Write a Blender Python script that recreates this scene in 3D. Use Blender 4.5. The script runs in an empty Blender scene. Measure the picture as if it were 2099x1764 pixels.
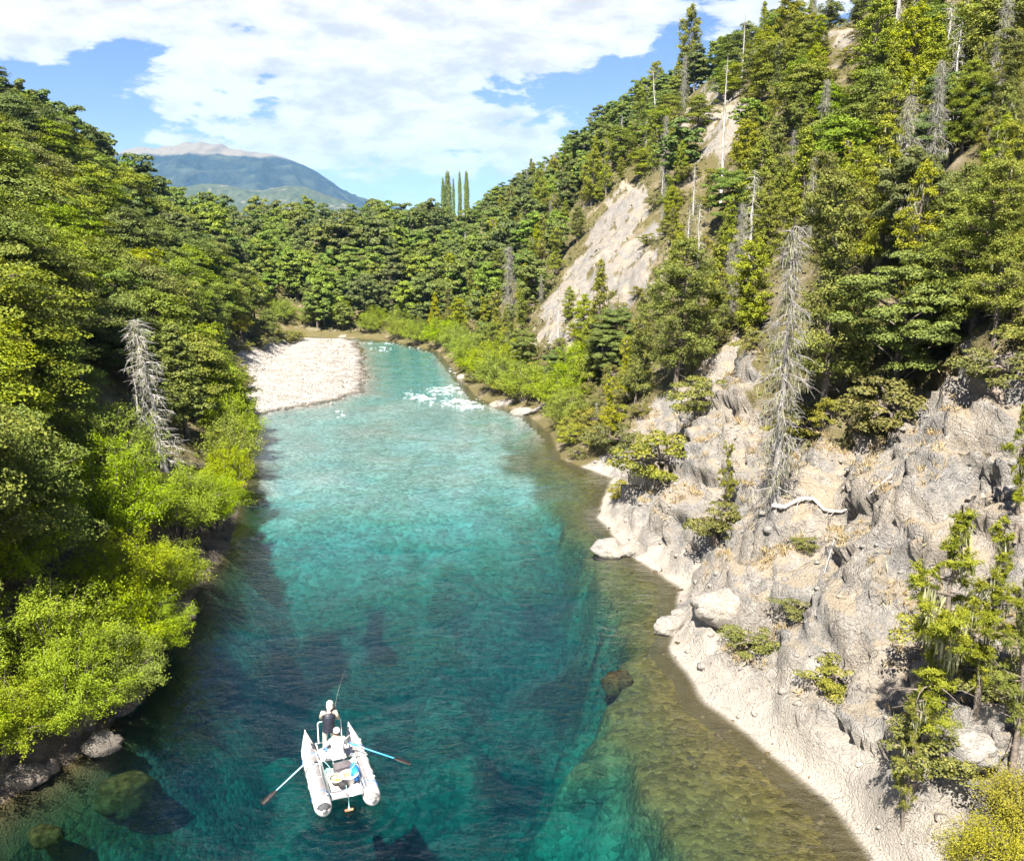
import bpy, bmesh, math, random, time
import numpy as np
from mathutils import Vector, Matrix
from mathutils.bvhtree import BVHTree

T0 = time.time()
random.seed(7)
RNG = np.random.default_rng(11)
scene = bpy.context.scene
C = scene.collection

# ------------------------------------------------------------------ camera, sky, sun, exposure
CAM_Z, PITCH, FPX = 17.0, math.radians(12.5), 881.0
cam_d = bpy.data.cameras.new('camera')
cam_d.sensor_fit = 'VERTICAL'
cam_d.sensor_height = 24.0
cam_d.lens = 24.0 * FPX / 860.0
cam_d.clip_start, cam_d.clip_end = 0.1, 20000.0
cam = bpy.data.objects.new('camera', cam_d)
C.objects.link(cam)
cam.location = (0, 0, CAM_Z)
cam.rotation_euler = (math.pi / 2 - PITCH, 0, 0)
scene.camera = cam

SUN_TO = Vector((-0.233, -0.763, 1.178)).normalized()
sun_d = bpy.data.lights.new('sun', 'SUN')
sun_d.energy = 5.0
sun_d.angle = math.radians(0.53)
sun_d.color = (1.0, 0.955, 0.88)
sun = bpy.data.objects.new('sun', sun_d)
C.objects.link(sun)
sun.rotation_euler = SUN_TO.to_track_quat('Z', 'Y').to_euler()

scene.view_settings.view_transform = 'Standard'
scene.view_settings.look = 'None'
scene.view_settings.gamma = 1.0
scene.view_settings.use_curve_mapping = False
scene.view_settings.exposure = 1.85
scene.cycles.max_bounces = 8
scene.cycles.diffuse_bounces = 3
scene.cycles.glossy_bounces = 3
scene.cycles.transmission_bounces = 3
scene.cycles.transparent_max_bounces = 10
scene.cycles.volume_bounces = 0


class NT:
    """small helper to write node trees as expressions"""
    def __init__(self, tree):
        self.t = tree

    def n(self, kind, **kw):
        nd = self.t.nodes.new(kind)
        for k, v in kw.items():
            setattr(nd, k, v)
        return nd

    def put(self, sock, v):
        if isinstance(v, bpy.types.NodeSocket):
            self.t.links.new(v, sock)
        elif v is not None:
            if isinstance(v, (tuple, list)) and len(v) == 3 and sock.type == 'RGBA':
                v = (*v, 1.0)
            sock.default_value = v

    def m(self, op, a, b=0.0, c=0.0, clamp=False):
        nd = self.n('ShaderNodeMath', operation=op, use_clamp=clamp)
        self.put(nd.inputs[0], a)
        self.put(nd.inputs[1], b)
        self.put(nd.inputs[2], c)
        return nd.outputs[0]

    def ss(self, x, lo, hi, a=0.0, b=1.0):
        nd = self.n('ShaderNodeMapRange', interpolation_type='SMOOTHSTEP')
        self.put(nd.inputs[0], x)
        for i, v in enumerate((lo, hi, a, b)):
            self.put(nd.inputs[i + 1], v)
        return nd.outputs[0]

    def mix(self, f, a, b, blend='MIX'):
        nd = self.n('ShaderNodeMix', data_type='RGBA', blend_type=blend)
        self.put(nd.inputs[0], f)
        self.put(nd.inputs[6], a)
        self.put(nd.inputs[7], b)
        return nd.outputs[2]

    def noise(self, vec, scale, detail=4.0, rough=0.55, dist=0.0, out=0, dim='3D'):
        nd = self.n('ShaderNodeTexNoise', noise_dimensions=dim)
        if vec is not None:
            self.put(nd.inputs['Vector'], vec)
        self.put(nd.inputs['Scale'], scale)
        self.put(nd.inputs['Detail'], detail)
        self.put(nd.inputs['Roughness'], rough)
        self.put(nd.inputs['Distortion'], dist)
        return nd.outputs[out]

    def voro(self, vec, scale, feature='F1', out='Distance', rnd=1.0):
        nd = self.n('ShaderNodeTexVoronoi', feature=feature)
        self.put(nd.inputs['Vector'], vec)
        self.put(nd.inputs['Scale'], scale)
        self.put(nd.inputs['Randomness'], rnd)
        return nd.outputs[out]

    def scale(self, vec, s):
        nd = self.n('ShaderNodeVectorMath', operation='MULTIPLY')
        self.put(nd.inputs[0], vec)
        self.put(nd.inputs[1], s)
        return nd.outputs[0]

    def attr(self, name, out='Fac'):
        nd = self.n('ShaderNodeAttribute', attribute_name=name)
        return nd.outputs[out]

    def bump(self, h, strength=0.5, dist=0.1, normal=None):
        nd = self.n('ShaderNodeBump')
        self.put(nd.inputs['Height'], h)
        self.put(nd.inputs['Strength'], strength)
        self.put(nd.inputs['Distance'], dist)
        if normal is not None:
            self.put(nd.inputs['Normal'], normal)
        return nd.outputs[0]

    def rgb_hsv(self, col, h, s, v):
        nd = self.n('ShaderNodeHueSaturation')
        self.put(nd.inputs['Color'], col)
        self.put(nd.inputs['Hue'], h)
        self.put(nd.inputs['Saturation'], s)
        self.put(nd.inputs['Value'], v)
        return nd.outputs[0]


# ---- the sky: Nishita air with procedural cumulus
world = bpy.data.worlds.new('World')
scene.world = world
world.use_nodes = True
wt = world.node_tree
wt.nodes.clear()
W = NT(wt)
sky = W.n('ShaderNodeTexSky', sky_type='NISHITA')
sky.sun_disc = False
sky.sun_elevation = math.asin(SUN_TO.z)
sky.sun_rotation = math.atan2(SUN_TO.x, SUN_TO.y)
sky.altitude = 600.0
sky.air_density, sky.dust_density, sky.ozone_density = 1.0, 0.2, 5.0
tc = W.n('ShaderNodeTexCoord')
gen = tc.outputs['Generated']
sep = W.n('ShaderNodeSeparateXYZ')
W.put(sep.inputs[0], gen)
dx, dy, dz = sep.outputs
az = W.m('ARCTAN2', dx, dy)
el = W.m('ARCSINE', dz)
BLOBS = [(-0.17, 0.232, 0.33, 0.068, 0.60), (0.02, 0.225, 0.17, 0.075, 0.42), (-0.20, 0.15, 0.13, 0.03, 0.25),
         (-0.50, 0.205, 0.10, 0.036, 0.42), (-0.17, 0.112, 0.105, 0.022, 0.42), (-0.23, 0.088, 0.07, 0.014, 0.30),
         (-0.34, 0.094, 0.045, 0.008, 0.35), (0.0, 0.122, 0.08, 0.016, 0.24), (-0.10, 0.075, 0.16, 0.022, 0.26), (-0.02, 0.10, 0.10, 0.02, 0.2),
         (0.235, 0.262, 0.06, 0.012, 0.35), (-0.53, 0.265, 0.04, 0.012, -0.25), (-0.40, 0.17, 0.04, 0.02, -0.22),
         (-0.44, 0.255, 0.04, 0.012, -0.1), (0.02, 0.155, 0.05, 0.014, -0.2), (0.13, 0.17, 0.06, 0.02, -0.3)]
cov = None
for (a0, e0, ra, re, amp) in BLOBS:
    qa = W.m('DIVIDE', W.m('SUBTRACT', az, a0), ra)
    qe = W.m('DIVIDE', W.m('SUBTRACT', el, e0), re)
    r2 = W.m('ADD', W.m('MULTIPLY', qa, qa), W.m('MULTIPLY', qe, qe))
    g = W.m('MULTIPLY', W.m('EXPONENT', W.m('MULTIPLY', r2, -0.8)), amp)
    cov = g if cov is None else W.m('ADD', cov, g)
cvec = W.scale(gen, (5.5, 5.5, 14.0))
n1 = W.noise(cvec, 1.7, 10.0, 0.62, 0.15)
n2 = W.noise(cvec, 5.2, 6.0, 0.6, 0.1)
dens = W.m('ADD', W.m('ADD', W.m('MULTIPLY', W.m('SUBTRACT', n1, 0.5), 2.1), W.m('MULTIPLY', W.m('SUBTRACT', n2, 0.5), 0.45)), W.m('ADD', W.m('MULTIPLY', cov, 1.05), W.m('SUBTRACT', W.ss(el, 0.22, 0.30, 0.0, 0.27), W.ss(el, 0.40, 0.60, 0.0, 0.33))))  # unseen cloud band above the view, shaped for the river's reflections
mask = W.ss(dens, 0.19, 0.36)
thick = W.ss(dens, 0.2, 0.8)
cl_noise = W.noise(cvec, 3.4, 6.0, 0.6)
cl_val = W.m('ADD', 0.78, W.m('MULTIPLY', W.ss(cl_noise, 0.32, 0.62), 0.30))
cl_col = W.mix(thick, (0.92, 0.955, 1.0), (1.0, 0.985, 0.97))
bg1 = W.n('ShaderNodeBackground')
skyc = W.rgb_hsv(sky.outputs[0], W.ss(el, 0.0, 0.25, 0.532, 0.512), 1.05, 1.0)
W.put(bg1.inputs[0], skyc)
bg1.inputs[1].default_value = 0.042
bg2 = W.n('ShaderNodeBackground')
W.put(bg2.inputs[0], cl_col)
W.put(bg2.inputs[1], W.m('MULTIPLY', cl_val, 0.31))
mx = W.n('ShaderNodeMixShader')
veil = W.m('MULTIPLY', W.ss(el, 0.13, 0.0), 0.42)
W.put(mx.inputs[0], W.m('MAXIMUM', W.m('MULTIPLY', mask, 0.94), veil))
wt.links.new(bg1.outputs[0], mx.inputs[1])
wt.links.new(bg2.outputs[0], mx.inputs[2])
wo = W.n('ShaderNodeOutputWorld')
wt.links.new(mx.outputs[0], wo.inputs[0])

# ------------------------------------------------------------------ small mesh helpers
def rnd(a, b):
    return random.uniform(a, b)


def props(o, label=None, cat=None, group=None, kind=None):
    for k, v in (('label', label), ('category', cat), ('group', group), ('kind', kind)):
        if v:
            o[k] = v
    return o


def link(name, mesh, mat=None, parent=None):
    o = bpy.data.objects.new(name, mesh)
    C.objects.link(o)
    if mat is not None and mesh is not None and len(mesh.materials) == 0:
        for mm in (mat if isinstance(mat, (list, tuple)) else [mat]):
            mesh.materials.append(mm)
    if parent is not None:
        o.parent = parent
    return o


def empty(name, loc=(0, 0, 0), rz=0.0, label=None, cat=None, group=None):
    o = bpy.data.objects.new(name, None)
    o.empty_display_size = 0.3
    C.objects.link(o)
    o.location = loc
    o.rotation_euler = (0, 0, rz)
    return props(o, label, cat, group)


def mesh_np(name, verts, faces, smooth=True, tint=None):
    """verts (N,3); faces (M,4) or (M,3) int array"""
    verts = np.asarray(verts, np.float32)
    faces = np.asarray(faces, np.int32)
    me = bpy.data.meshes.new(name)
    k = faces.shape[1]
    me.vertices.add(len(verts))
    me.vertices.foreach_set('co', verts.ravel())
    me.loops.add(faces.size)
    me.loops.foreach_set('vertex_index', faces.ravel())
    me.polygons.add(len(faces))
    me.polygons.foreach_set('loop_start', np.arange(0, faces.size, k, dtype=np.int32))
    me.polygons.foreach_set('loop_total', np.full(len(faces), k, np.int32))
    me.polygons.foreach_set('use_smooth', np.full(len(faces), smooth, bool))
    if tint is not None:
        a = me.attributes.new('tint', 'FLOAT', 'POINT')
        a.data.foreach_set('value', np.asarray(tint, np.float32))
    me.update(calc_edges=True)
    return me


class MB:
    """gathers tubes, boxes, lathes into one mesh"""
    def __init__(self):
        self.v, self.f = [], []

    def add(self, v, f):
        b = len(self.v)
        self.v += [tuple(x) for x in v]
        self.f += [tuple(i + b for i in q) for q in f]
        return self

    def tube(self, pts, rad, n=7, caps=True):
        pts = [Vector(p) for p in pts]
        if not hasattr(rad, '__len__'):
            rad = [rad] * len(pts)
        v, f = [], []
        up = None
        for i, p in enumerate(pts):
            t = (pts[min(i + 1, len(pts) - 1)] - pts[max(i - 1, 0)])
            t = t.normalized() if t.length > 1e-9 else Vector((0, 0, 1))
            if up is None:
                up = Vector((0, 0, 1)) if abs(t.z) < 0.9 else Vector((1, 0, 0))
            a = t.cross(up)
            if a.length < 1e-6:
                a = t.orthogonal()
            a.normalize()
            bb = a.cross(t).normalized()
            up = bb
            for k in range(n):
                th = 2 * math.pi * k / n
                v.append(p + (a * math.cos(th) + bb * math.sin(th)) * rad[i])
        for i in range(len(pts) - 1):
            for k in range(n):
                f.append((i * n + k, i * n + (k + 1) % n, (i + 1) * n + (k + 1) % n, (i + 1) * n + k))
        if caps:
            f.append(tuple(range(n)))
            f.append(tuple((len(pts) - 1) * n + k for k in reversed(range(n))))
        return self.add(v, f)

    def box(self, c, s, rz=0.0, bev=0.0, rx=0.0):
        bm = bmesh.new()
        bmesh.ops.create_cube(bm, size=1.0)
        bmesh.ops.scale(bm, vec=s, verts=bm.verts)
        if bev > 0:
            bmesh.ops.bevel(bm, geom=list(bm.edges), offset=bev, segments=2, profile=0.5, affect='EDGES')
        bmesh.ops.rotate(bm, cent=(0, 0, 0), matrix=Matrix.Rotation(rz, 3, 'Z') @ Matrix.Rotation(rx, 3, 'X'), verts=bm.verts)
        bmesh.ops.translate(bm, vec=c, verts=bm.verts)
        bm.verts.index_update()
        self.add([v.co.copy() for v in bm.verts], [[v.index for v in q.verts] for q in bm.faces])
        bm.free()
        return self

    def lathe(self, prof, n=20, c=(0, 0, 0), sx=1.0, sy=1.0):
        v, f = [], []
        for (r, z) in prof:
            for k in range(n):
                th = 2 * math.pi * k / n
                v.append((c[0] + r * math.cos(th) * sx, c[1] + r * math.sin(th) * sy, c[2] + z))
        for i in range(len(prof) - 1):
            for k in range(n):
                f.append((i * n + k, i * n + (k + 1) % n, (i + 1) * n + (k + 1) % n, (i + 1) * n + k))
        return self.add(v, f)

    def mesh(self, name, smooth=True):
        me = bpy.data.meshes.new(name)
        me.from_pydata(self.v, [], self.f)
        if smooth:
            me.polygons.foreach_set('use_smooth', [True] * len(me.polygons))
        me.update()
        return me

    def build(self, name, mat, parent=None, smooth=True):
        return link(name, self.mesh(name, smooth), mat, parent)


# ---- numpy noise
_perm = np.random.default_rng(3).permutation(256).astype(np.int32)
_perm = np.concatenate([_perm, _perm, _perm])
_g = np.random.default_rng(4).normal(size=(256, 3))
_g /= np.linalg.norm(_g, axis=1)[:, None]


def perlin(P):
    P = np.asarray(P, float)
    I = np.floor(P).astype(np.int64)
    F = P - I
    U = F * F * F * (F * (F * 6 - 15) + 10)
    I &= 255
    out = 0.0
    for cx in (0, 1):
        wx = U[..., 0] if cx else 1 - U[..., 0]
        for cy in (0, 1):
            wy = U[..., 1] if cy else 1 - U[..., 1]
            for cz in (0, 1):
                wz = U[..., 2] if cz else 1 - U[..., 2]
                h = _perm[_perm[_perm[(I[..., 0] + cx) & 255] + ((I[..., 1] + cy) & 255)] + ((I[..., 2] + cz) & 255)]
                g = _g[h]
                d = g[..., 0] * (F[..., 0] - cx) + g[..., 1] * (F[..., 1] - cy) + g[..., 2] * (F[..., 2] - cz)
                out = out + wx * wy * wz * d
    return out * 1.6


def fbm(P, octv=4, lac=2.1, gain=0.5):
    a, s, r = 1.0, 1.0, 0.0
    for i in range(octv):
        r = r + a * perlin(P * s + i * 17.3)
        a *= gain
        s *= lac
    return r


def sstep(x, a, b):
    t = np.clip((x - a) / (b - a), 0, 1)
    return t * t * (3 - 2 * t)


def seg_dist(px, py, poly, closed=True):
    d = np.full(px.shape, 1e9)
    n = len(poly)
    for i in range(n if closed else n - 1):
        ax, ay = poly[i]
        bx, by = poly[(i + 1) % n]
        vx, vy = bx - ax, by - ay
        t = np.clip(((px - ax) * vx + (py - ay) * vy) / (vx * vx + vy * vy + 1e-12), 0, 1)
        d = np.minimum(d, np.hypot(px - ax - t * vx, py - ay - t * vy))
    return d


def in_poly(px, py, poly):
    r = np.zeros(px.shape, bool)
    n = len(poly)
    j = n - 1
    for i in range(n):
        xi, yi = poly[i]
        xj, yj = poly[j]
        c = ((yi > py) != (yj > py)) & (px < (xj - xi) * (py - yi) / (yj - yi + 1e-12) + xi)
        r ^= c
        j = i
    return r


# photograph coordinates (2098 x 1764 scale) -> view ray
KPX = 860.0 / 1764.0
_c, _s = math.cos(PITCH), math.sin(PITCH)


def ray(u, v):
    r = (u * KPX - 512) / FPX
    d = -(v * KPX - 430) / FPX
    return Vector((r, _c + d * _s, -_s + d * _c))


def project(p):
    x, y, z = p[0], p[1], p[2] - CAM_Z
    f = y * _c - z * _s
    up = y * _s + z * _c
    if f < 0.1:
        return None
    return ((512 + FPX * x / f) / KPX, (430 - FPX * up / f) / KPX, f)


def on_plane(u, v, z=0.0):
    D = ray(u, v)
    t = (z - CAM_Z) / D.z
    return Vector((D.x * t, D.y * t, z))


# ------------------------------------------------------------------ terrain
BETA = math.radians(10.3)
CB, SB = math.cos(BETA), math.sin(BETA)


def to_sp(x, y):
    return y * CB - x * SB, x * CB + y * SB


def from_sp(s, p):
    return p * CB - s * SB, s * CB + p * SB


R_S = [-40, 10, 19.2, 21.9, 25.0, 28.1, 32.4, 34.7, 38.9, 43.7, 50.1, 54.0, 58.6, 64.8, 73.3, 82.0, 92.0, 107.4, 131.1, 147.0, 151.7]
R_P = [14.5, 13.9, 13.7, 13.9, 13.3, 12.5, 12.7, 13.8, 15.5, 14.5, 14.5, 16.0, 18.0, 15.7, 16.8, 16.6, 13.0, 12.8, 12.7, 6.2, 0.0]
RH_P = R_P[:-2] + [12.9, 13.2]
L_S = [-40, 15, 26, 28.3, 32.6, 37.8, 41.4, 48.0, 56.2, 76.0, 86.8, 96, 112, 135, 152]
L_P = [-14.5, -13.4, -11.4, -9.6, -8.4, -8.7, -8.1, -7.1, -7.5, -8.6, -10.5, -11.8, -11.5, -9.5, -8.5]
RIVER = [from_sp(s, p) for s, p in zip(R_S, R_P)] + [from_sp(155.5, -8.0), from_sp(157.0, -26.0), from_sp(151.5, -26.0), from_sp(150.0, -9.0)] + \
        [from_sp(s, p) for s, p in reversed(list(zip(L_S[:-1], L_P[:-1])))]
BAR = [(-25.6, 82.9), (-24.4, 84.9), (-21.0, 89.0), (-18.3, 92.8), (-17.3, 97.0), (-17.5, 101.5), (-19.0, 111.0), (-20.5, 120.9), (-22.6, 132.0),
       (-25.1, 143.7), (-29.0, 148.5), (-36.0, 149.5), (-36.0, 140), (-35.0, 112.0), (-33.0, 98.0), (-30.0, 88.0)]

TD = np.array([0, 2, 5, 9, 14, 25, 50, 62, 120, 400], float)
RT = {20: [0, 2.0, 5.4, 9.8, 15.0, 25.0, 45.0, 53, 60, 60], 45: [0, 2.2, 5.2, 9.0, 13.4, 23, 44, 50, 56, 56],
      62: [0, 1.2, 3.4, 6.9, 11.5, 21.5, 43, 48, 53, 53], 80: [0, 0.6, 2.2, 5.6, 10.3, 20.5, 42, 47, 51, 51], 150: [0, 0.7, 2.0, 5.0, 9.6, 20.5, 43, 48, 52, 52],
      200: [0, 0.7, 2.0, 5.0, 9.6, 20, 42, 46, 50, 50], 245: [0, 0.7, 2, 5, 9, 19, 38, 42, 46, 46], 300: [0, .7, 2, 5, 9, 18, 34, 37.5, 41, 41],
      450: [0, .7, 2, 5, 8, 14, 26, 29, 33, 33]}
LT = {20: [0, 1.3, 3.3, 6.3, 10.8, 21, 40.5, 47, 53, 53], 150: [0, 1.0, 2.8, 5.5, 10, 20, 39.5, 45, 50, 50],
      208: [0, 1, 2.8, 5.5, 9, 16, 28, 31.5, 35, 35], 265: [0, 1, 2.8, 5.5, 9, 15, 24.5, 27.5, 30, 30], 340: [0, 1, 2.8, 5, 8, 13, 20, 22, 25, 25]}
FT_D = [0, 3, 10, 25, 50, 100, 200, 600]
FT_Z = [0, 1.2, 3.6, 7.0, 11.0, 15.0, 17, 17]


def table(tab, d, s):
    ks = sorted(tab)
    H = np.stack([np.interp(np.clip(d, 0, None), TD, tab[k]) for k in ks])
    pos = np.interp(s, ks, np.arange(len(ks)))
    i = np.clip(np.floor(pos).astype(int), 0, len(ks) - 2)
    w = pos - i
    ii = np.indices(s.shape)
    return H[(i, *ii)] * (1 - w) + H[(i + 1, *ii)] * w


def axis(a, b, step):
    out = [a]
    while out[-1] < b:
        out.append(out[-1] + step(out[-1]))
    return np.array(out)


def xstep(x):
    if x < -20:
        return 0.32 + 0.026 * (-20 - x)
    if x < 3:
        return 0.3
    if x < 21:
        return 0.14
    return 0.14 + 0.03 * (x - 21)


XS = np.concatenate([-axis(20, 430, lambda q: xstep(-q))[::-1][:-1], axis(-20, 430, xstep)])
YS = axis(-30, 720, lambda y: 1.5 if y < 12 else (0.16 if y < 46 else 0.16 + 0.0115 * (y - 46)))
NX, NY = len(XS), len(YS)
GX, GY = np.meshgrid(XS, YS)
GS, GP = to_sp(GX, GY)
pR = np.interp(GS, R_S, RH_P)
pRw = np.interp(GS, R_S, R_P)
pL = np.interp(GS, L_S, L_P)
sd = seg_dist(GX, GY, RIVER)
sd = np.where(in_poly(GX, GY, RIVER), -sd, sd)
P2 = np.stack([GX, GY, np.zeros_like(GX)], -1)
wob = fbm(P2 / 2.2, 3) * 0.35
dRb = GP - pR
dLb = pL - GP
dFb = GS - 154.0
hill_R = table(RT, dRb, GS)
hill_L = table(LT, dLb, GS)
hill_F = np.interp(dFb, FT_D, FT_Z)
bank = np.interp(sd, [0, 1.0, 3.0, 8.0], [0, 0.5, 0.9, 1.2])
hill = np.maximum.reduce([hill_R, hill_L, hill_F, bank])
dist_in = np.maximum.reduce([dRb, dLb, dFb, sd])
bumpy = fbm(P2 / 22.0, 4)
hill = hill + bumpy * 2.4 * sstep(dist_in, 6, 25) + fbm(P2 / 7.0, 3) * 0.7 * sstep(dist_in, 3, 12)
# gully and spur that break up the near right cliff
spur = np.exp(-((GS - 46.5) / 3.6) ** 2) * sstep(dRb, 1.0, 5.0) * (1 - sstep(dRb, 12, 22))
gully = np.exp(-((GS - 28.0 - dRb * 0.55) / 1.9) ** 2) * sstep(dRb, 0.5, 3.0) * (1 - sstep(dRb, 8, 16))
hill = hill + spur * 1.6 - gully * 1.3
# fallen rock rib that runs down to the water, lower right of the picture
rib = np.exp(-((GS - 20.0 + (dRb - 2.0) * 0.1) / 1.1) ** 2) * sstep(dRb, 0.0, 1.0) * (1 - sstep(dRb, 4, 9))
hill = hill + rib * 1.2

# riverbed
shelf_w = np.interp(GS, [10, 19, 25, 29, 33, 40, 46, 52, 58, 65, 80, 150], [4.6, 4.8, 4.9, 3.6, 2.3, 2.8, 1.9, 2.4, 4.6, 4.0, 3.0, 2.0])
inR = np.clip(pRw - GP, 0, None)
inL = np.clip(GP - pL, 0, None)
dmax = np.interp(GS, [0, 20, 28, 34, 44, 49, 56, 62, 75, 90, 102, 125, 150], [7.5, 8.0, 8.0, 6.8, 6.0, 2.6, 0.9, 0.55, 0.42, 0.34, 0.75, 0.55, 0.5])
q = inR / shelf_w
shelf_wob = 1 + 0.25 * fbm(P2 / 3.0, 3)
depR = np.interp(q * shelf_wob, [0, 0.15, 0.55, 1.0, 1.55, 2.4], [0, 0.10, 0.26, 0.55, 4.2, 9.0])
depL = np.where(GS < 60, np.interp(inL, [0, 0.5, 1.5, 3.5, 6], [0, 0.6, 1.7, 4.4, 8.6]), np.interp(inL, [0, 2, 6], [0, 0.4, 1.6]))
dep = np.minimum(np.minimum(depR, depL), dmax * (1 + 0.35 * fbm(P2 / 5.0, 3)))
dep = np.minimum(dep, np.interp(-(sd + wob * 0.4), [-0.5, 0, 0.6, 2.0], [-0.05, 0.0, 0.5, 9.5]))
bar_sd = seg_dist(GX, GY, BAR)
bar_sd = np.where(in_poly(GX, GY, BAR), bar_sd, -bar_sd) + wob * 0.8 + fbm(P2 / 5.5 + 33, 3) * 1.1
dep = np.where(GS > 80, np.minimum(dep, np.interp(-bar_sd, [0, 2.5, 7, 12], [0.05, 0.38, 0.8, 2.0])), dep)
bed = -dep - np.clip(fbm(P2 / 0.8, 2), -1, 1) * 0.07 * np.clip(dep, 0, 1)
bar_h = np.interp(bar_sd, [-2, 0, 3, 8], [-0.3, 0.0, 0.20, 0.42]) + fbm(P2 / 1.6, 3) * 0.05
sdw = sd + wob * 0.4
inside = sdw < 0
Z = np.where(inside, np.minimum(bed, 0.28 * np.maximum(sdw, -0.35)), np.maximum(hill * sstep(sdw, 0.0, 0.9), 0.5 * np.clip(sdw, 0, 0.5)))
Z = np.where((bar_sd > -2) & inside, np.maximum(Z, bar_h), Z)
# vector displacement of the rock along the slope normal
gzy, gzx = np.gradient(Z, YS, XS)
gzy, gzx = np.clip(gzy, -2.0, 2.0), np.clip(gzx, -2.0, 2.0)
nrm = np.stack([-gzx, -gzy, np.ones_like(Z)], -1)
nrm /= np.linalg.norm(nrm, axis=-1)[..., None]
V3 = np.stack([GX, GY, Z], -1)
cliff = sstep(62.5 - GS, 0, 6) * sstep(dRb, -0.3, 0.6) * (1 - sstep(dRb, 17, 24))
landrough = np.where(inside, 0.0, 1.0)
warp = np.stack([perlin(V3 / 3.0 + 5), perlin(V3 / 3.0 + 25), perlin(V3 / 3.0 + 45)], -1)
Q = V3 * np.array([1.0, 1.0, 1.25]) + warp * 0.7
b1 = np.abs(perlin(Q / 3.6 + 3.1))
b2 = np.abs(perlin(Q / 1.5 + 7.7))
b3 = np.abs(perlin(Q / 0.62 + 1.3))
b4 = perlin(Q / 0.3)
strata = perlin(np.stack([Q[..., 0] * 0.25 + Q[..., 2] * 0.6, Q[..., 1] * 0.25, Q[..., 2] * 0.9 - Q[..., 1] * 0.5], -1))


def facets(P, sc, amp, sel_):
    """broken rock: every cell of a random tiling is a tilted plane"""
    q_ = P[sel_] / sc
    I = np.floor(q_).astype(np.int64)
    best = np.full(len(q_), 1e9)
    val = np.zeros(len(q_))
    for ax in (-1, 0, 1):
        for ay in (-1, 0, 1):
            for az_ in (-1, 0, 1):
                J = I + np.array([ax, ay, az_])
                h = _perm[_perm[_perm[J[:, 0] & 255] + (J[:, 1] & 255)] + (J[:, 2] & 255)]
                c_ = J + 0.5 + _g[h] * 0.45
                d_ = q_ - c_
                r_ = (d_ ** 2).sum(1)
                t_ = (d_ * _g[(h * 7 + 13) & 255]).sum(1) + (_g[(h * 5 + 3) & 255][:, 0]) * 0.35
                m_ = r_ < best
                best = np.where(m_, r_, best)
                val = np.where(m_, t_, val)
    out = np.zeros(P.shape[:-1])
    out[sel_] = val * amp
    return out


csel = cliff > 0.01
fac = facets(Q, 1.9, 0.55, csel) + facets(Q * np.array([1, 1, 1.2]), 0.75, 0.22, csel)
crk = np.exp(-(perlin(Q / 4.2 + 11) / 0.03) ** 2) * 0.40 + np.exp(-(perlin(Q / 2.1 + 21) / 0.035) ** 2) * 0.18
disp = cliff * (fac - crk + 1.2 * (b1 - 0.22) + 0.22 * (b2 - 0.2) + 0.06 * (b3 - 0.2) + 0.05 * b4 + 0.15 * strata)
disp = disp * sstep(sdw, 0.0, 1.8) + landrough * (1 - cliff) * (0.25 * (b2 - 0.2) + 0.35 * (b1 - 0.2)) * sstep(dist_in, 0.5, 6) * (1 - sstep(dist_in, 80, 120))
lrock = sstep(62 - GS, 0, 6) * sstep(dLb, -0.2, 0.3) * (1 - sstep(dLb, 3, 6))
disp = disp + sstep(sdw, 0.0, 0.8) * lrock * (0.8 * (b2 - 0.15) + 0.3 * (b3 - 0.2))
V3 = V3 + nrm * disp[..., None]
V3[..., 2] = np.where((~inside) & (sdw > 0.4) & (V3[..., 2] < 0.05), 0.05, V3[..., 2])

idx = np.arange(NX * NY).reshape(NY, NX)
FACES = np.stack([idx[:-1, :-1], idx[:-1, 1:], idx[1:, 1:], idx[1:, :-1]], -1).reshape(-1, 4)
VERTS = V3.reshape(-1, 3)
# ray queries against the near terrain
sel = (VERTS[FACES[:, 0], 1] < 420) & (np.abs(VERTS[FACES[:, 0], 0]) < 200)
BVH = BVHTree.FromPolygons(VERTS.tolist(), FACES[sel].tolist())


def hit(u, v):
    r = BVH.ray_cast(Vector((0, 0, CAM_Z)), ray(u, v).normalized())
    return r[0]


def ground(x, y):
    r = BVH.ray_cast(Vector((x, y, 300.0)), Vector((0, 0, -1)))
    return r[0].z if r[0] is not None else 0.0


def ground_n(x, y):
    r = BVH.ray_cast(Vector((x, y, 300.0)), Vector((0, 0, -1)))
    return r[1] if r[0] is not None else Vector((0, 0, 1))


def patch(pix):
    out = []
    for (u, v) in pix:
        h = hit(u, v)
        if h is not None:
            out.append((h.x, h.y))
    return out


# bare patches of the right-hand slope (outlines taken from the photograph, laid on the slope itself)
BARE = [patch(q_) for q_ in (
    [(1085, 690), (1120, 620), (1180, 540), (1215, 470), (1250, 395), (1290, 365), (1325, 385), (1345, 450), (1345, 520), (1330, 600), (1280, 640), (1230, 690), (1150, 720), (1110, 725)],
    [(1400, 240), (1440, 180), (1480, 140), (1520, 165), (1525, 260), (1500, 330), (1450, 320)],
    [(1695, 10), (1760, 0), (1785, 40), (1750, 90), (1735, 130), (1705, 70)],
)]
CLIFF_LINE = patch([(1260, 905), (1310, 850), (1390, 790), (1460, 730), (1520, 690), (1560, 730), (1560, 850), (1640, 900), (1720, 905), (1790, 900), (1850, 830), (1900, 790), (1960, 760), (2040, 740), (2097, 720)])
jx = GX + fbm(P2 / 2.0 + 9, 3) * 0.9
jy = GY + fbm(P2 / 2.0 + 31, 3) * 0.9
bare = np.zeros_like(GX)
for b in BARE:
    if len(b) > 3:
        kx, ky = GX + fbm(P2 / 3.5 + 70, 4) * 2.6, GY + fbm(P2 / 3.5 + 90, 4) * 3.2
        bare = np.maximum(bare, (in_poly(kx, ky, b) & (fbm(P2 / 2.4 + 15, 3) < 0.42)).astype(float))
cp = list(CLIFF_LINE)
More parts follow.
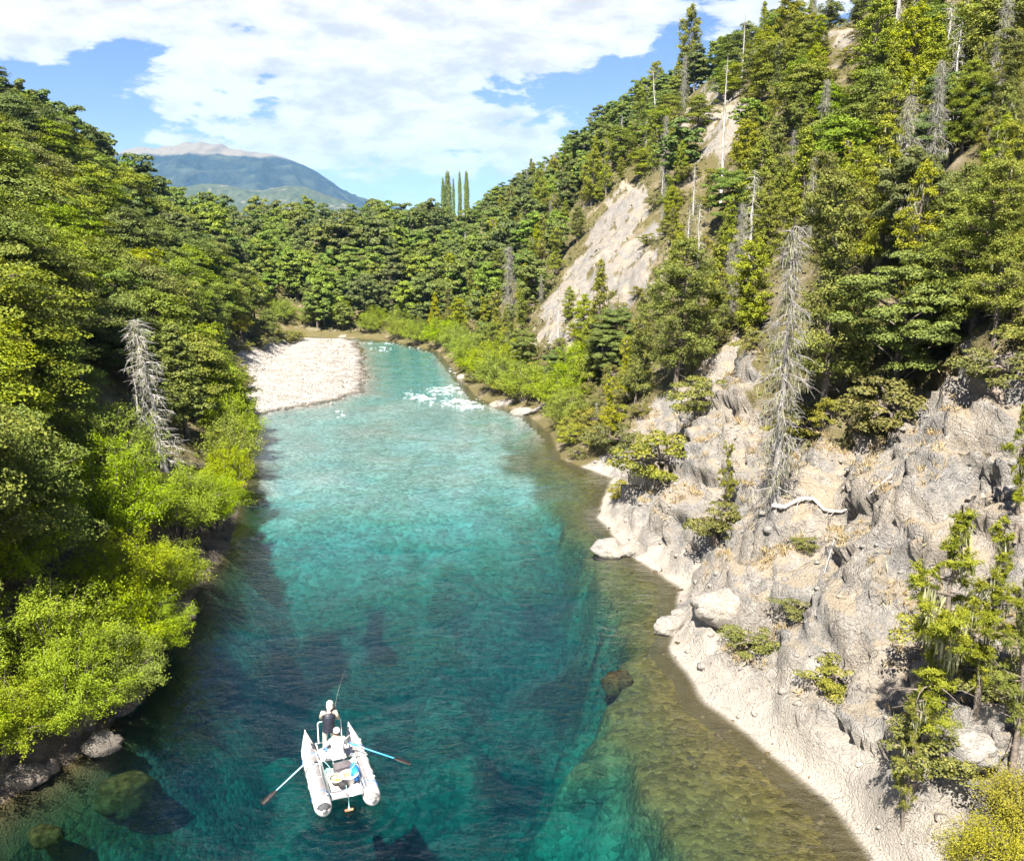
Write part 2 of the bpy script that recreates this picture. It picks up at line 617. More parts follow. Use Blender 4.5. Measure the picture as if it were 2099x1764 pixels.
cliff_poly = cp + [(cp[-1][0] + 3, cp[-1][1] - 8), (22, 8), (9, 8), from_sp(30, 9), from_sp(45, 9), from_sp(60, 12)]
bare = np.maximum(bare, in_poly(jx, jy, cliff_poly).astype(float))
bare = np.where(lrock > 0.3, 1.0, bare)
barm = ((bar_sd > -0.6) & (Z > -0.6)).astype(float)
print('terrain', NX, NY, round(time.time() - T0, 1))


def mask_at(arr, x, y):
    i = min(max(int(np.searchsorted(XS, x)) - 1, 0), NX - 1)
    j = min(max(int(np.searchsorted(YS, y)) - 1, 0), NY - 1)
    return arr[j, i]


# colour of the bed: pale sand in the pool, brown cobbles on the shelf, dark weed in patches
deep = np.array([0.082, 0.092, 0.060])
shelfc = np.array([0.066, 0.048, 0.014])
riffle = np.array([0.24, 0.190, 0.165])
weed = np.array([0.010, 0.016, 0.018])
olive = np.array([0.020, 0.022, 0.008])
w_sh = (1 - sstep(q * shelf_wob, 0.95, 1.35)) * (1 - sstep(GS, 66, 80))
w_rf = sstep(GS + 5 * fbm(np.stack([GX / 2.2, GY / 6.0, GX * 0], -1), 3), 46, 62)
nz = fbm(P2 / 4.5 + 50, 4)
w_wd = sstep(nz, 0.05, 0.55) * (1 - sstep(GS, 40, 56)) * 0.75
for (u, v, ru, rv) in [(585, 1420, 62, 42), (655, 1375, 50, 44), (775, 1345, 48, 26), (330, 1740, 140, 40), (860, 1700, 60, 30), (470, 1560, 70, 30)]:
    zb = -6.0 if v > 1300 else -2.0
    c0 = on_plane(u, v, zb)
    c1 = on_plane(u + ru, v, zb)
    c2 = on_plane(u, v - rv, zb)
    rx, ry = max(abs(c1.x - c0.x), 0.2), max(abs(c2.y - c0.y), 0.2)
    g = 1 - sstep(np.hypot((jx - c0.x) / rx, (jy - c0.y) / ry), 0.62, 1.10)
    w_wd = np.maximum(w_wd, g * 0.97)
w_ol = (1 - sstep(inL + 2.2 * (nz), 1.5, np.interp(GS, [15, 28, 40], [4.6, 2.8, 1.8]))) * (1 - sstep(GS, 60, 75))
bc = deep[None, None] * (1 - w_rf[..., None]) + riffle * w_rf[..., None]
for w, col in ((w_wd, weed), (w_ol, olive), (w_sh, shelfc)):
    bc = bc * (1 - w[..., None]) + col * w[..., None]
bc = bc * (1 + 0.22 * fbm(P2 / 1.1 + 3, 3))[..., None]
bc = np.clip(bc, 0.01, 1)

# ------------------------------------------------------------------ materials
MATS = {}


def new_mat(name):
    m = bpy.data.materials.new(name)
    m.use_nodes = True
    m.node_tree.nodes.clear()
    MATS[name] = m
    return m, NT(m.node_tree)


def finish(N, shader, vol=None):
    o = N.n('ShaderNodeOutputMaterial')
    if shader is not None:
        N.t.links.new(shader, o.inputs['Surface'])
    if vol is not None:
        N.t.links.new(vol, o.inputs['Volume'])


def pbr(N, col, rough=0.6, normal=None, metal=0.0, spec=0.5):
    b = N.n('ShaderNodeBsdfPrincipled')
    N.put(b.inputs['Base Color'], col)
    N.put(b.inputs['Roughness'], rough)
    N.put(b.inputs['Metallic'], metal)
    N.put(b.inputs['Specular IOR Level'], spec)
    if normal is not None:
        N.put(b.inputs['Normal'], normal)
    return b.outputs[0]


def simple(name, col, rough=0.6, metal=0.0, var=0.15, scale=12.0, bump=0.15):
    m, N = new_mat(name)
    co = N.n('ShaderNodeTexCoord').outputs['Object']
    n = N.noise(co, scale, 4)
    c = N.mix(N.ss(n, 0.3, 0.7), tuple(x * (1 - var) for x in col), tuple(min(1, x * (1 + var)) for x in col))
    finish(N, pbr(N, c, rough, N.bump(n, bump, 0.02), metal, 0.4))
    return m


def rock_nodes(N, pos):
    n1 = N.noise(pos, 0.35, 5, 0.6, 0.4)
    n2 = N.noise(pos, 1.7, 6, 0.65, 0.3)
    n3 = N.noise(pos, 9.0, 5, 0.7)
    n4 = N.noise(pos, 32.0, 3, 0.7)
    c = N.mix(N.ss(n1, 0.38, 0.62), (0.235, 0.222, 0.202), (0.320, 0.272, 0.212))
    c = N.mix(N.ss(n2, 0.45, 0.72), c, (0.39, 0.355, 0.305))
    c = N.mix(N.m('MULTIPLY', N.ss(n2, 0.42, 0.28), 0.75), c, (0.095, 0.088, 0.08))
    c = N.mix(N.m('MULTIPLY', N.ss(N.noise(pos, 3.2, 5, 0.7, 0.6), 0.56, 0.70), 0.5), c, (0.25, 0.165, 0.09))
    c = N.mix(N.m('MULTIPLY', N.ss(n3, 0.52, 0.36), 0.6), c, (0.085, 0.078, 0.07))
    c = N.mix(N.m('MULTIPLY', N.ss(n4, 0.56, 0.70), 0.45), c, (0.42, 0.40, 0.36))
    # cracks, with crevice shade painted in as dark lines
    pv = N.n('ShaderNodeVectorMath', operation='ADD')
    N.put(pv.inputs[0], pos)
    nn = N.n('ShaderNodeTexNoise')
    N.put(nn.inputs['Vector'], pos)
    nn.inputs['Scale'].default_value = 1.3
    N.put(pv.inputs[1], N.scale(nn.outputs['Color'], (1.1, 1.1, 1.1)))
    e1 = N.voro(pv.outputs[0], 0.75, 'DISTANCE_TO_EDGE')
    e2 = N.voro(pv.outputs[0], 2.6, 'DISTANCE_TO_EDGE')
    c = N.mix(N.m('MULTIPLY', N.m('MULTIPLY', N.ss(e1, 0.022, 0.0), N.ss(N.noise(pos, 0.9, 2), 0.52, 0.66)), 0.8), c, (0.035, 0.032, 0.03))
    n5 = N.noise(pos, 55.0, 3, 0.75)
    c = N.mix(N.m('MULTIPLY', N.ss(n5, 0.50, 0.34), 0.75), c, (0.07, 0.063, 0.056))
    c = N.mix(N.m('MULTIPLY', N.ss(N.noise(pos, 20.0, 4, 0.75), 0.55, 0.70), 0.6), c, (0.52, 0.49, 0.44))
    e3 = N.voro(pos, 14.0)
    h = N.m('ADD', N.m('ADD', N.m('MULTIPLY', N.ss(e1, 0.0, 0.03), 0.25), N.m('MULTIPLY', N.ss(e2, 0.0, 0.05), 0.10)),
            N.m('ADD', N.m('MULTIPLY', n3, 0.9), N.m('ADD', N.m('MULTIPLY', n4, 0.35), N.m('MULTIPLY', e3, 0.3))))
    return c, h


def make_terrain_mat(name='hillside_rock_and_soil', dark=1.0):
    m, N = new_mat(name)
    pos = N.n('ShaderNodeNewGeometry').outputs['Position']
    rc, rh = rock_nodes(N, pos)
    sepz = N.n('ShaderNodeSeparateXYZ')
    N.put(sepz.inputs[0], pos)
    z = sepz.outputs[2]
    wash = N.m('MULTIPLY', N.ss(N.m('ADD', z, N.m('MULTIPLY', N.m('SUBTRACT', N.noise(pos, 0.45, 5, 0.6), 0.5), 5.0)), N.ss(N.m('MULTIPLY', sepz.outputs[1], 1.0), 24.0, 40.0, 2.6, 0.8), 0.1), 0.85)
    rc = N.mix(wash, rc, N.mix(N.noise(pos, 5.0, 4), (0.33, 0.29, 0.235), (0.46, 0.415, 0.35)))
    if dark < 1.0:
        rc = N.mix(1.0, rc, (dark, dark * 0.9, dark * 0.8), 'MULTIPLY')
    # dry grass and soil lodged on the flatter shelves
    nz = N.n('ShaderNodeSeparateXYZ')
    N.put(nz.inputs[0], N.n('ShaderNodeNewGeometry').outputs['Normal'])
    flat = N.ss(N.m('ADD', nz.outputs[2], N.m('MULTIPLY', N.m('SUBTRACT', N.noise(pos, 1.1, 5), 0.5), 0.9)), 0.72, 0.90)
    soil = N.mix(N.noise(pos, 2.5, 6, 0.7), (0.29, 0.215, 0.125), (0.40, 0.33, 0.225))
    rc = N.mix(N.m('MULTIPLY', N.m('MULTIPLY', flat, 0.55), N.ss(z, 1.0, 2.5)), rc, soil)
    ff = N.mix(N.noise(pos, 1.2, 6, 0.7), (0.085, 0.070, 0.030), (0.16, 0.135, 0.05))
    ff = N.mix(N.ss(N.noise(pos, 0.4, 4), 0.5, 0.75), ff, (0.27, 0.215, 0.15))
    bare = N.attr('bare')
    c = N.mix(bare, ff, rc)
    gr = N.voro(pos, 5.5, out='Color')
    gv = N.n('ShaderNodeSeparateColor')
    N.put(gv.inputs[0], gr)
    gc = N.mix(gv.outputs[0], (0.32, 0.285, 0.24), (0.60, 0.56, 0.50))
    gc = N.mix(N.ss(N.m('ADD', z, N.m('MULTIPLY', N.noise(pos, 1.5, 3), 0.10)), 0.14, 0.03), gc, (0.15, 0.125, 0.095))
    gc = N.mix(N.m('MULTIPLY', N.ss(N.noise(pos, 0.35, 5, 0.65), 0.48, 0.64), 0.55), gc, (0.235, 0.20, 0.16))
    c = N.mix(N.attr('gravel'), c, gc)
    c = N.mix(N.ss(z, 0.035, -0.075), c, N.mix(N.noise(pos, 3.0, 4), (0.050, 0.036, 0.012), (0.095, 0.070, 0.025)))
    hh = N.m('ADD', rh, N.m('MULTIPLY', N.voro(pos, 5.5), N.m('MULTIPLY', N.attr('gravel'), -2.0)))
    finish(N, pbr(N, c, 0.88, N.bump(hh, 1.0, 0.15), 0, 0.25))
    return m


def make_bed_mat():
    m, N = new_mat('riverbed_cobbles')
    pos = N.n('ShaderNodeNewGeometry').outputs['Position']
    c = N.attr('bedcol', 'Color')
    v = N.n('ShaderNodeTexVoronoi')
    N.put(v.inputs['Vector'], pos)
    v.inputs['Scale'].default_value = 4.5
    gv = N.n('ShaderNodeSeparateColor')
    N.put(gv.inputs[0], v.outputs['Color'])
    c = N.rgb_hsv(c, 0.5, 1.0, N.m('ADD', 0.62, N.m('MULTIPLY', gv.outputs[0], 0.8)))
    c = N.mix(N.m('MULTIPLY', N.ss(N.noise(pos, 7.0, 4, 0.7), 0.55, 0.75), 0.4), c, (0.30, 0.24, 0.10))
    finish(N, pbr(N, c, 0.9, N.bump(N.m('ADD', N.m('MULTIPLY', v.outputs['Distance'], -1.0), N.noise(pos, 12.0, 3)), 0.6, 0.12), 0, 0.1))
    return m


def make_water_mat():
    m, N = new_mat('river_water')
    pos = N.n('ShaderNodeNewGeometry').outputs['Position']
    w1 = N.noise(N.scale(pos, (0.9, 1.7, 1.0)), 1.15, 4, 0.6, 0.9)
    w2 = N.noise(N.scale(pos, (1.0, 1.9, 1.0)), 4.6, 3, 0.6, 0.6)
    w3 = N.noise(pos, 0.16, 3, 0.5, 1.2)
    calm = N.ss(w3, 0.38, 0.62, 0.30, 1.2)
    rd = N.n('ShaderNodeVectorMath', operation='DISTANCE')
    N.put(rd.inputs[0], pos)
    rd.inputs[1].default_value = (-5.0, 23.6, 0.0)
    dd_ = N.m('ADD', rd.outputs['Value'], N.m('MULTIPLY', w1, 0.35))
    ring = N.m('MULTIPLY', N.m('SINE', N.m('MULTIPLY', dd_, 15.0)), N.m('MULTIPLY', N.m('EXPONENT', N.m('MULTIPLY', dd_, -0.75)), 0.22))
    h = N.m('ADD', N.m('MULTIPLY', N.m('ADD', N.m('MULTIPLY', w1, 1.0), N.m('MULTIPLY', w2, 0.30)), calm), ring)
    nrm_ = N.bump(h, 0.42, 0.20)
    fr = N.n('ShaderNodeFresnel')
    fr.inputs[0].default_value = 1.38
    N.put(fr.inputs['Normal'], nrm_)
    gl = N.n('ShaderNodeBsdfGlossy')
    gl.inputs['Roughness'].default_value = 0.06
    gl.inputs['Color'].default_value = (1, 1, 1, 1)
    N.put(gl.inputs['Normal'], nrm_)
    tr = N.n('ShaderNodeBsdfTransparent')
    tr.inputs[0].default_value = (1, 1, 1, 1)
    ms = N.n('ShaderNodeMixShader')
    N.put(ms.inputs[0], fr.outputs[0])
    N.t.links.new(tr.outputs[0], ms.inputs[1])
    N.t.links.new(gl.outputs[0], ms.inputs[2])
    va = N.n('ShaderNodeVolumeAbsorption')
    va.inputs['Color'].default_value = (0.05, 0.838, 0.864, 1)
    va.inputs['Density'].default_value = 0.46
    vs = N.n('ShaderNodeVolumeScatter')
    vs.inputs['Color'].default_value = (0.10, 0.62, 0.85, 1)
    vs.inputs['Density'].default_value = 0.004
    vs.inputs['Anisotropy'].default_value = 0.0
    ad = N.n('ShaderNodeAddShader')
    N.t.links.new(va.outputs[0], ad.inputs[0])
    N.t.links.new(vs.outputs[0], ad.inputs[1])
    finish(N, ms.outputs[0], ad.outputs[0])
    return m


def leaf_mat(name, dark, mid, light, trans=0.2, hue=0.018, val=0.22, rough=0.55):
    m, N = new_mat(name)
    t = N.attr('tint')
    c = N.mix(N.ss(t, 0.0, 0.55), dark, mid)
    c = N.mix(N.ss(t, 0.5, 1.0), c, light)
    oi = N.n('ShaderNodeObjectInfo')
    r = oi.outputs['Random']
    r2 = N.m('FRACT', N.m('MULTIPLY', r, 17.31))
    c = N.rgb_hsv(c, N.m('ADD', 0.5 - hue, N.m('MULTIPLY', r, 2 * hue)), N.m('ADD', 0.85, N.m('MULTIPLY', r2, 0.25)), N.m('ADD', 1 - val, N.m('MULTIPLY', r2, 2 * val)))
    d = pbr(N, c, rough, None, 0, 0.16)
    tl = N.n('ShaderNodeBsdfTranslucent')
    N.put(tl.inputs[0], N.rgb_hsv(c, 0.485, 1.1, 1.25))
    ms = N.n('ShaderNodeMixShader')
    ms.inputs[0].default_value = trans
    N.t.links.new(d, ms.inputs[1])
    N.t.links.new(tl.outputs[0], ms.inputs[2])
    finish(N, ms.outputs[0])
    return m


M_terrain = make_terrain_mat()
M_terrain_left = make_terrain_mat('left_bank_shade_darkened_brown_rock_and_soil', 0.34)  # brown rock colour darkened to carry the shade under the willows
M_bed = make_bed_mat()
M_water = make_water_mat()
M_bark = simple('grey_brown_bark', (0.15, 0.12, 0.095), 0.9, 0, 0.4, 6.0, 0.6)
M_pale = simple('bleached_dead_wood', (0.40, 0.37, 0.335), 0.85, 0, 0.3, 7.0, 0.5)
M_greydead = simple('grey_dead_wood', (0.245, 0.225, 0.205), 0.9, 0, 0.35, 7.0, 0.5)
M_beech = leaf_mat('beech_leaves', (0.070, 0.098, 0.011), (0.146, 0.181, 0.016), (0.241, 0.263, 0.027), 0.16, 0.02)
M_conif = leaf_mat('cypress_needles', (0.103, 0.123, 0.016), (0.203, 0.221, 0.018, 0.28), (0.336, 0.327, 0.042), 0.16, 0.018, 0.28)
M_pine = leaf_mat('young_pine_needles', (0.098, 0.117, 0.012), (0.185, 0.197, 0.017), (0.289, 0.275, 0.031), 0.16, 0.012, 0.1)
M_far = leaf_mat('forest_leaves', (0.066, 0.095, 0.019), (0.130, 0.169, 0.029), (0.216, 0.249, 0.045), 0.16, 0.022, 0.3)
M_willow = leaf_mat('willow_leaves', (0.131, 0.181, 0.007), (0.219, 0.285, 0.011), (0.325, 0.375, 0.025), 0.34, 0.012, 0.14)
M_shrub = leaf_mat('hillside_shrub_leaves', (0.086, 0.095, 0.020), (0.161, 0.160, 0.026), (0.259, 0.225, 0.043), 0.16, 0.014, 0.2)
M_gold = leaf_mat('yellow_broom_leaves', (0.15, 0.15, 0.01), (0.27, 0.25, 0.015), (0.42, 0.36, 0.02), 0.25, 0.01, 0.1)
M_poplar = leaf_mat('poplar_leaves', (0.100, 0.144, 0.021), (0.190, 0.250, 0.032), (0.280, 0.326, 0.053), 0.16, 0.015)
M_lichen = leaf_mat('hanging_lichen', (0.17, 0.175, 0.085), (0.28, 0.28, 0.15), (0.42, 0.41, 0.25), 0.15, 0.01, 0.15, 0.9)
M_grass = leaf_mat('dry_grass_blades', (0.20, 0.15, 0.05), (0.34, 0.25, 0.10), (0.44, 0.36, 0.15), 0.15, 0.02, 0.15, 0.8)
M_under = leaf_mat('undergrowth_leaves', (0.072, 0.080, 0.019), (0.128, 0.128, 0.029), (0.224, 0.184, 0.056), 0.18, 0.02)


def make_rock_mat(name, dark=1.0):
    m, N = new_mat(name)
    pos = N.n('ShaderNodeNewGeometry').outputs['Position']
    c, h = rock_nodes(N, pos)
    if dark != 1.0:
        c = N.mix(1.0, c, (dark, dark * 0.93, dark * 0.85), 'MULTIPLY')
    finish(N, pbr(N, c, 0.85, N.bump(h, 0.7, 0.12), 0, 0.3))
    return m


M_algae = simple('algae_covered_rock', (0.030, 0.023, 0.008), 0.95, 0, 0.6, 5.0, 0.8)
for n_ in M_algae.node_tree.nodes:
    if n_.type == 'BSDF_PRINCIPLED':
        n_.inputs['Specular IOR Level'].default_value = 0.0
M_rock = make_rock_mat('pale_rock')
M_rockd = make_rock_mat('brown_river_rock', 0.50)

# ---- terrain split into the pieces of the setting
fz = Z.reshape(-1)[FACES].mean(1)
ins = inside.reshape(-1)[FACES].mean(1)
barf = barm.reshape(-1)[FACES].mean(1) > 0.5
is_bed = (sdw.reshape(-1)[FACES].mean(1) < -0.9) & (~barf)
fx = VERTS[FACES, 0].mean(1)
fy = VERTS[FACES, 1].mean(1)
fs, fp = to_sp(fx, fy)
is_left = fp < np.interp(fs, [0, 150, 170, 800], [0, 0, -8, -8])


def sub_terrain(name, fsel, mat):
    F = FACES[fsel]
    used = np.unique(F)
    remap = np.full(len(VERTS), -1, np.int64)
    remap[used] = np.arange(len(used))
    me = mesh_np(name, VERTS[used], remap[F], True)
    for an, arr in (('bare', bare), ('gravel', barm)):
        a = me.attributes.new(an, 'FLOAT', 'POINT')
        a.data.foreach_set('value', arr.reshape(-1)[used].astype(np.float32))
    if name == 'riverbed':
        a = me.attributes.new('bedcol', 'FLOAT_COLOR', 'POINT')
        col = np.concatenate([bc.reshape(-1, 3)[used], np.ones((len(used), 1))], 1).astype(np.float32)
        a.data.foreach_set('color', col.ravel())
    return props(link(name, me, mat), kind='structure')


props(sub_terrain('riverbed', is_bed, M_bed), label='cobbled bed of the river under clear turquoise water')
props(sub_terrain('gravel_bar', barf, M_terrain), label='pale sunlit gravel bar along the far left bank')
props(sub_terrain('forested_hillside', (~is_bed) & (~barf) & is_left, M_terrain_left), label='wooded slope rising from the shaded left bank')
props(sub_terrain('rocky_hillside', (~is_bed) & (~barf) & (~is_left), M_terrain), label='steep pale rock and wooded slope above the right bank')

mb = MB()
mb.box((-40, 70, -6.5), (260, 260, 13.0))
props(mb.build('river', M_water, None, False), label='clear turquoise river running up the valley', kind='structure')
print('setting', round(time.time() - T0, 1))

# ------------------------------------------------------------------ far mountain, foothill, valley floor, haze
def make_mountain_mat():
    m, N = new_mat('mountain_forest_and_bare_top')
    pos = N.n('ShaderNodeNewGeometry').outputs['Position']
    sp_ = N.n('ShaderNodeSeparateXYZ')
    N.put(sp_.inputs[0], pos)
    z = N.m('ADD', sp_.outputs[2], N.m('MULTIPLY', N.m('SUBTRACT', N.noise(pos, 0.01, 5), 0.5), 50.0))
    f = N.noise(pos, 0.055, 6, 0.75)
    big = N.noise(N.scale(pos, (1, 1, 2.2)), 0.006, 4, 0.6, 0.5)
    c = N.mix(N.ss(f, 0.35, 0.65), (0.008, 0.015, 0.018), (0.030, 0.040, 0.032))
    c = N.mix(N.ss(big, 0.46, 0.66), c, (0.050, 0.060, 0.040))
    rc = N.mix(N.noise(pos, 0.03, 6, 0.7), (0.135, 0.115, 0.082), (0.20, 0.17, 0.12))
    rc = N.mix(N.ss(N.noise(pos, 0.018, 5, 0.7), 0.58, 0.68), rc, (0.12, 0.10, 0.10))
    c = N.mix(N.ss(z, 424.0, 446.0), c, rc)
    finish(N, pbr(N, c, 0.95, N.bump(f, 1.0, 6.0), 0, 0.1))
    return m


def make_foothill_mat():
    m, N = new_mat('foothill_scrub')
    pos = N.n('ShaderNodeNewGeometry').outputs['Position']
    f = N.noise(pos, 0.06, 6, 0.75)
    c = N.mix(N.ss(f, 0.35, 0.65), (0.030, 0.045, 0.022), (0.085, 0.092, 0.048))
    c = N.mix(N.ss(N.noise(pos, 0.015, 4), 0.56, 0.7), c, (0.17, 0.15, 0.105))
    finish(N, pbr(N, c, 0.95, N.bump(f, 1.0, 4.0), 0, 0.1))
    return m


def far_hill(name, Y, sil, base, depth, mat, label, amp):
    """a hill whose skyline heights are given along x at distance Y; it falls away in front and behind"""
    xs = [(u - 1049) * KPX / FPX * Y for u, v in sil]
    zs = [CAM_Z + (480 - v) * KPX / FPX * Y for u, v in sil]
    x = np.linspace(xs[0], xs[-1], 260)
    y = np.linspace(Y - depth * 1.9, Y + depth * 2.0, 120)
    X, YY = np.meshgrid(x, y)
    top = np.interp(X, xs, zs)
    t = (YY - Y) / depth
    prof = np.exp(-np.abs(t) ** 1.7)
    P = np.stack([X / 150.0, YY / 150.0, X * 0], -1)
    n = fbm(P, 5)
    rg = 1 - np.abs(perlin(P * 0.8 + 4))
    Zh = base + (top - base) * prof * (1 + 0.0 * n) + (n * amp + (rg - 0.6) * amp * 1.3) * np.clip(1.6 - prof, 0.35, 1.0) * sstep(np.abs(t), 0.0, 0.3) + n * amp * 0.12
    v = np.stack([X, YY, Zh], -1).reshape(-1, 3)
    i = np.arange(X.size).reshape(X.shape)
    f = np.stack([i[:-1, :-1], i[:-1, 1:], i[1:, 1:], i[1:, :-1]], -1).reshape(-1, 4)
    o = link(name, mesh_np(name, v, f, True), mat)
    return props(o, label, None, None, 'structure')


far_hill('mountain', 5200.0, [(-200, 450), (60, 420), (180, 372), (250, 345), (297, 323), (318, 315), (345, 317), (380, 312), (405, 306), (420, 303), (432, 307), (452, 305), (462, 309), (482, 306), (492, 314),
                              (515, 319), (545, 321), (600, 331), (640, 346), (665, 360), (690, 378), (720, 398), (760, 414), (840, 440), (1000, 470)], 0.0, 840.0,
         make_mountain_mat(), 'distant flat topped mountain with a bare pinkish summit', 45.0)
far_hill('foothill', 3300.0, [(100, 460), (250, 432), (340, 406), (400, 388), (440, 380), (480, 383), (530, 393), (560, 393), (600, 384), (640, 388), (680, 402), (740, 425), (900, 455)], 0.0, 380.0,
         make_foothill_mat(), 'pale green scrubby foothills below the mountain', 26.0)
mb = MB()
mb.add([(-6000, 600, -14), (6000, 600, -14), (6000, 11000, -14), (-6000, 11000, -14)], [(0, 1, 2, 3)])
mb.add([(-6000, -6000, -14), (6000, -6000, -14), (6000, 600, -14), (-6000, 600, -14)], [(0, 1, 2, 3)])
props(mb.build('valley_floor', MATS['foothill_scrub'], None, False), label='level scrubby valley floor far behind the hills', kind='structure')

mz, N = new_mat('valley_air')
pv = N.n('ShaderNodeVolumePrincipled')
pv.inputs['Color'].default_value = (0.26, 0.58, 1.0, 1)
pv.inputs['Density'].default_value = 0.00006
pv.inputs['Anisotropy'].default_value = 0.0
finish(N, None, pv.outputs[0])
mb = MB()
mb.box((0, 3000, 337.0), (24600, 22000, 706.0))
props(mb.build('haze', mz, None, False), label='thin blue air over the valley', kind='stuff')


# ------------------------------------------------------------------ plant builders
def unit(a):
    return a / (np.linalg.norm(a, axis=-1)[..., None] + 1e-9)


class Leaves:
    def __init__(self, rng):
        self.c, self.n, self.l, self.w, self.t, self.ax = [], [], [], [], [], []
        self.rng = rng

    def put(self, c, n, length, width, tint, ax=None):
        k = len(c)
        self.c.append(c)
        self.n.append(unit(n))
        self.l.append(np.broadcast_to(length, (k,)) * self.rng.uniform(0.65, 1.3, k))
        self.w.append(np.broadcast_to(width, (k,)) * self.rng.uniform(0.7, 1.25, k))
        self.t.append(np.clip(tint, 0, 1))
        self.ax.append(ax if ax is not None else self.rng.normal(size=(k, 3)))

    def count(self):
        return sum(len(c) for c in self.c)

    def mesh(self, name):
        c, n, l, w, t, ax = (np.concatenate(z) for z in (self.c, self.n, self.l, self.w, self.t, self.ax))
        a = unit(ax - n * (ax * n).sum(1)[:, None])
        b = np.cross(n, a)
        l, w = l[:, None] * 0.5, w[:, None] * 0.5
        v = np.stack([c - a * l, c + b * w + n * w * 0.25, c + a * l, c - b * w + n * w * 0.25], 1).reshape(-1, 3)
        f = np.arange(len(c) * 4).reshape(-1, 4)
        return mesh_np(name, v, f, False, np.repeat(t, 4))


def curve_pts(a, b, sag=0.0, n=5, wob=0.0, rng=random):
    a, b = Vector(a), Vector(b)
    out = []
    for i in range(n + 1):
        t = i / n
        p = a.lerp(b, t)
        p.z += sag * 4 * t * (1 - t)
        if 0 < i < n and wob:
            p += Vector((rng.uniform(-wob, wob), rng.uniform(-wob, wob), rng.uniform(-wob, wob) * 0.5))
        out.append(p)
    return out


def disc_pts(rng, k, c, rx, rz, power=0.5):
    th = rng.uniform(0, 2 * math.pi, k)
    r = rng.uniform(0, 1, k) ** power
    z = rng.normal(0, 1, k) * rz * (1.15 - r)
    return np.stack([c[0] + np.cos(th) * r * rx, c[1] + np.sin(th) * r * rx, c[2] + z], 1), np.stack([np.cos(th) * r, np.sin(th) * r, z * 0], 1)


def beech_proto(seed, H=10.0, R=3.2, nspray=46, per=190, leaf=0.20):
    """southern beech: a leaning trunk with flat, layered sprays of small leaves"""
    rng = np.random.default_rng(seed)
    pr = random.Random(seed)
    L = Leaves(rng)
    tr = MB()
    lean = (pr.uniform(-0.6, 0.6), pr.uniform(-0.6, 0.6))
    top = Vector((lean[0], lean[1], H * 0.93))
    tp = curve_pts((0, 0, -0.8), top, 0, 7, 0.25, pr)
    tr.tube(tp, [0.22 * (1 - i / 7.6) + 0.02 for i in range(8)], 7)
    for i in range(nspray):
        t = (i + pr.random()) / nspray
        zz = H * (0.26 + 0.70 * t ** 0.9) + pr.uniform(-0.35, 0.35)
        prof = math.sqrt(max(0.03, 1 - (max(0.0, zz / H - 0.50) / 0.50) ** 2)) * (0.62 + 0.38 * min(1.0, zz / H / 0.5))
        rad = R * max(0.12, prof) * math.sqrt(pr.uniform(0.12, 1.15))
        th = i * 2.399 + pr.uniform(-0.5, 0.5)
        k = min(6, int(zz / H * 7))
        base = tp[k] if k < 7 else tp[6]
        rr = rad * pr.uniform(0.45, 0.95) if i < nspray - 3 else rad * 0.3
        c = Vector((base.x + math.cos(th) * rr, base.y + math.sin(th) * rr, zz + pr.uniform(-0.2, 0.3)))
        tr.tube(curve_pts((base.x, base.y, max(zz - rr * 0.55, 0.8)), c, 0.12, 3, 0.08, pr), [0.07, 0.05, 0.035, 0.015], 5, False)
        sr = pr.uniform(0.75, 1.35) * (0.55 + 0.5 * max(0.2, prof))
        n_ = int(per * sr ** 1.6)
        # each spray tilts slightly outward and is made of a few overlapping fans
        for sub in range(3):
            cc = (c.x + pr.uniform(-0.5, 0.5) * sr, c.y + pr.uniform(-0.5, 0.5) * sr, c.z + pr.uniform(-0.42, 0.42))
            P, d = disc_pts(rng, n_ // 3, cc, sr * pr.uniform(0.55, 1.0), 0.17)
            out = np.array([math.cos(th), math.sin(th), 0.0])
            P[:, 2] -= ((P[:, :2] - np.array([cc[0], cc[1]])) @ out[:2]) * 0.22 + (d[:, 0] ** 2 + d[:, 1] ** 2) * 0.12
            n = rng.normal(0, 0.5, (len(P), 3)) + np.array([0, 0, 0.9]) + out * 0.5
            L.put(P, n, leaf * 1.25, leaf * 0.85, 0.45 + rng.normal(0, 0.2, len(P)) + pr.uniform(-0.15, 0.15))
    return {'trunk': (tr.mesh('beech_trunk'), M_bark), 'crown': (L.mesh('beech_crown'), M_beech)}, H


